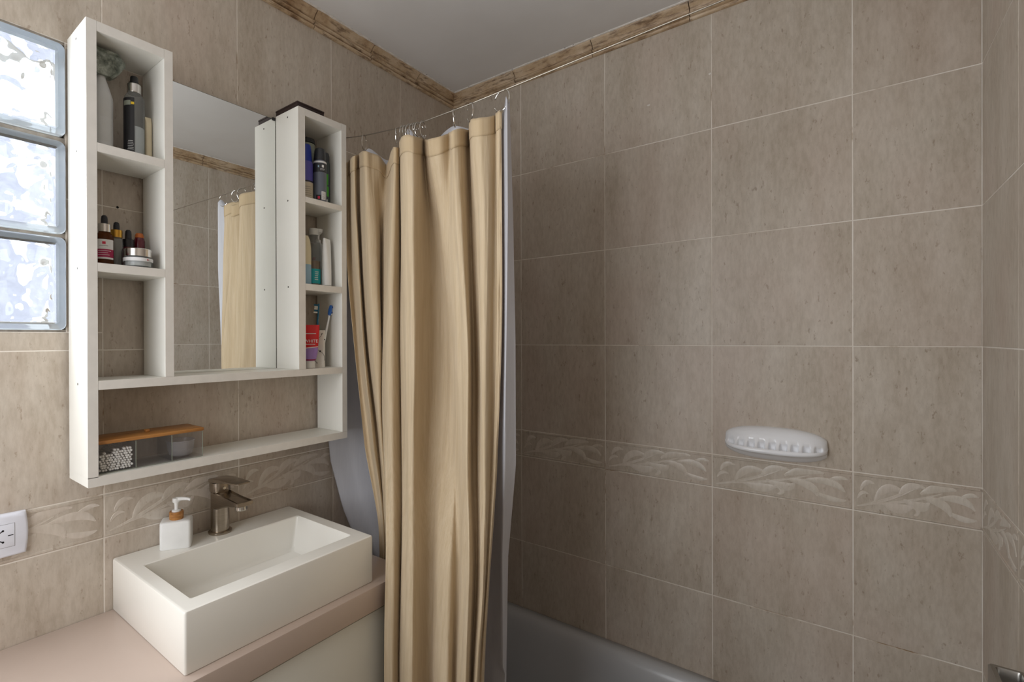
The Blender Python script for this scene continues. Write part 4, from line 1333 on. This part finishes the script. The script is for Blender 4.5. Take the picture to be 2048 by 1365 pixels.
toothbrush('white toothbrush with blue and white bristles in the square cup', (.0700, -.7010, SL + .005), (math.radians(-8), math.radians(8), math.radians(25)), M['white_plastic'], M['brush_blue'], M['bristle_blue'], 0)
toothbrush('teal toothbrush seen from behind in the square cup', (.0600, -.7055, SL + .005), (math.radians(4), math.radians(-6), math.radians(140)), M['brush_teal'], M['brush_teal'], M['brush_teal'], 1)

t = thing('brown_box', 'flat dark brown box lying on top of the right shelf column', 'box', (.062, -.7420, HC + Zt + .0012))
part('base', bbox(-.048, .048, -.0560, .0290, 0, .012, .001), M['brown_box'], t)
part('lid', bbox(-.049, .049, -.0565, .0295, .012, .0165, .001), M['brown_box'], t)

# acrylic organiser on the bottom board
OX0, OX1, OY0, OY1, OH = .034, .1085, -1.2430, -1.0435, .0560
og = thing('organiser_box', 'clear acrylic three-part organiser with bamboo lid on the bottom board', 'organiser', (0, OY0, SB))
w_ = .0022
LY = OY1 - OY0
part('base', bbox(OX0, OX1, 0, LY, 0, w_, .0004, seg=1), M['acrylic'], og)
for nm, a in (('front_wall', (OX1 - w_, OX1, 0, LY, w_, OH)), ('back_wall', (OX0, OX0 + w_, 0, LY, w_, OH)), ('end_wall', (OX0 + w_, OX1 - w_, 0, w_, w_, OH)),
              ('end_wall', (OX0 + w_, OX1 - w_, LY - w_, LY, w_, OH)), ('partition', (OX0 + w_, OX1 - w_, .0650, .0650 + w_, w_, OH - .004)),
              ('partition', (OX0 + w_, OX1 - w_, .1335, .1335 + w_, w_, OH - .004))):
    part(nm, bbox(*a), M['acrylic'], og, smooth=False)
bm = bmesh.new()
for y_ in (.0006, .0650 + w_ / 2, .1335 + w_ / 2, LY - .0006):
    box(bm, OX1 - .0009, OX1 + .0003, y_ - .0005, y_ + .0005, .001, OH - .001)
box(bm, OX1 - .0009, OX1 + .0003, 0, LY, .0006, .0014)
part('painted_edge_glint', bm, M['sage_plastic'], og, smooth=False)  # opaque grey strips paint the light caught along the acrylic edges
lid = part('lid', bbox(OX0 - .002, OX1 + .002, -.0005, LY + .002, OH, OH + .0075, .002), M['bamboo'], og)
part('knob', bbox(.066, .078, .096, .104, OH + .0074, OH + .0130, .0015), M['bamboo'], lid)

bm = bmesh.new()
lathe(bm, [(0, 0), (.0018, .0006), (.0025, .003), (.0024, .008), (.0012, .0125), (.0009, .014), (.0009, .052), (.0012, .0535), (.0024, .058), (.0025, .063), (.0018, .0654), (0, .066)], seg=8)
SW = finish(bm, M['cotton'])
count = 0
for r_ in range(9):
    for k in range(12):
        y_ = OY0 + .0060 + k * .0051 + (.0025 if r_ % 2 else 0) + R.uniform(-.0006, .0006)
        top_lim = 6 + (y_ - OY0) / .06 * 3.0 + R.uniform(-.6, .6)
        if r_ > top_lim or y_ > OY0 + .0615: continue
        zz = SB + w_ + .0032 + r_ * .0045 + R.uniform(-.0004, .0004)
        o = link('cotton_swab', SW, None, (OX0 + .0042 + R.uniform(0, .0020), y_, zz), (0, math.pi / 2, R.uniform(-.015, .015)))
        tag(o, 'white cotton swab in the clear organiser box', 'cotton swab', 'cotton swabs in the organiser')
        count += 1
M['film'] = clear('clear_plastic_film', (0.93, 0.93, 0.94, 1), 0.15, 0.80, (0.82, 0.8, 0.8, 1))
t = thing('plastic_cup', 'shallow clear plastic cup lying in the organiser end compartment', 'cup', (.074, -1.0760, SB + w_ + .0003))
part('shell', lat([(.0175, .0010), (.0150, .0), (.0160, 0.0), (.0225, .004), (.0262, .016), (.0280, .032), (.0285, .034), (.0272, .034), (.0252, .017), (.0218, .006), (.0175, .0016)], seg=40, cap=False), M['film'], t)
part('rim', lat([(.0276, .0330), (.0290, .0330), (.0290, .0350), (.0276, .0350)], seg=40, cap=False), M['film'], t)

# small rusty fixings in the wall under the shelf
for y_, zz, r_, lab in ((-1.1560, -.2920, .0040, 'rusty brown screw plug in the wall under the shelf'), (-.7155, -.2870, .0026, 'dark drilled hole in the tiles near the liner')):
    o = part('wall_plug', lat([(0, 0), (r_, .0003), (r_ * .8, .0012), (r_ * .35, .0030), (0, .0032)], seg=14), M['rust'] if r_ > .003 else M['dark'], None, (0.0002, y_, HC + zz), (0, math.pi / 2, 0))
    tag(o, lab, 'wall plug')

# spots on the tiles: an old screw hole inside the left column and two paint flecks on the tub wall
o = part('wall_plug', lat([(0, 0), (.0026, .0002), (.0020, .0010), (0, .0012)], seg=12), M['dark'], None, (0.0002, -1.1719, HC + .2837), (0, math.pi / 2, 0))
tag(o, 'small dark screw hole in the tiles above the dropper bottles', 'wall plug')
for x_, z_, r_ in ((.7329, .6973, .0050), (.8967, .7353, .0045)):
    bm = bmesh.new()
    n_ = 11
    c_ = bm.verts.new((0, -.0010, 0))
    ring_ = [bm.verts.new((r_ * R.uniform(.5, 1.2) * math.cos(2 * math.pi * i / n_), 0, .7 * r_ * R.uniform(.5, 1.2) * math.sin(2 * math.pi * i / n_))) for i in range(n_)]
    for i in range(n_): bm.faces.new((c_, ring_[i], ring_[(i + 1) % n_]))
    part('paint_fleck', bm, M['caulk'], wb, (x_, -.0006, HC + z_))
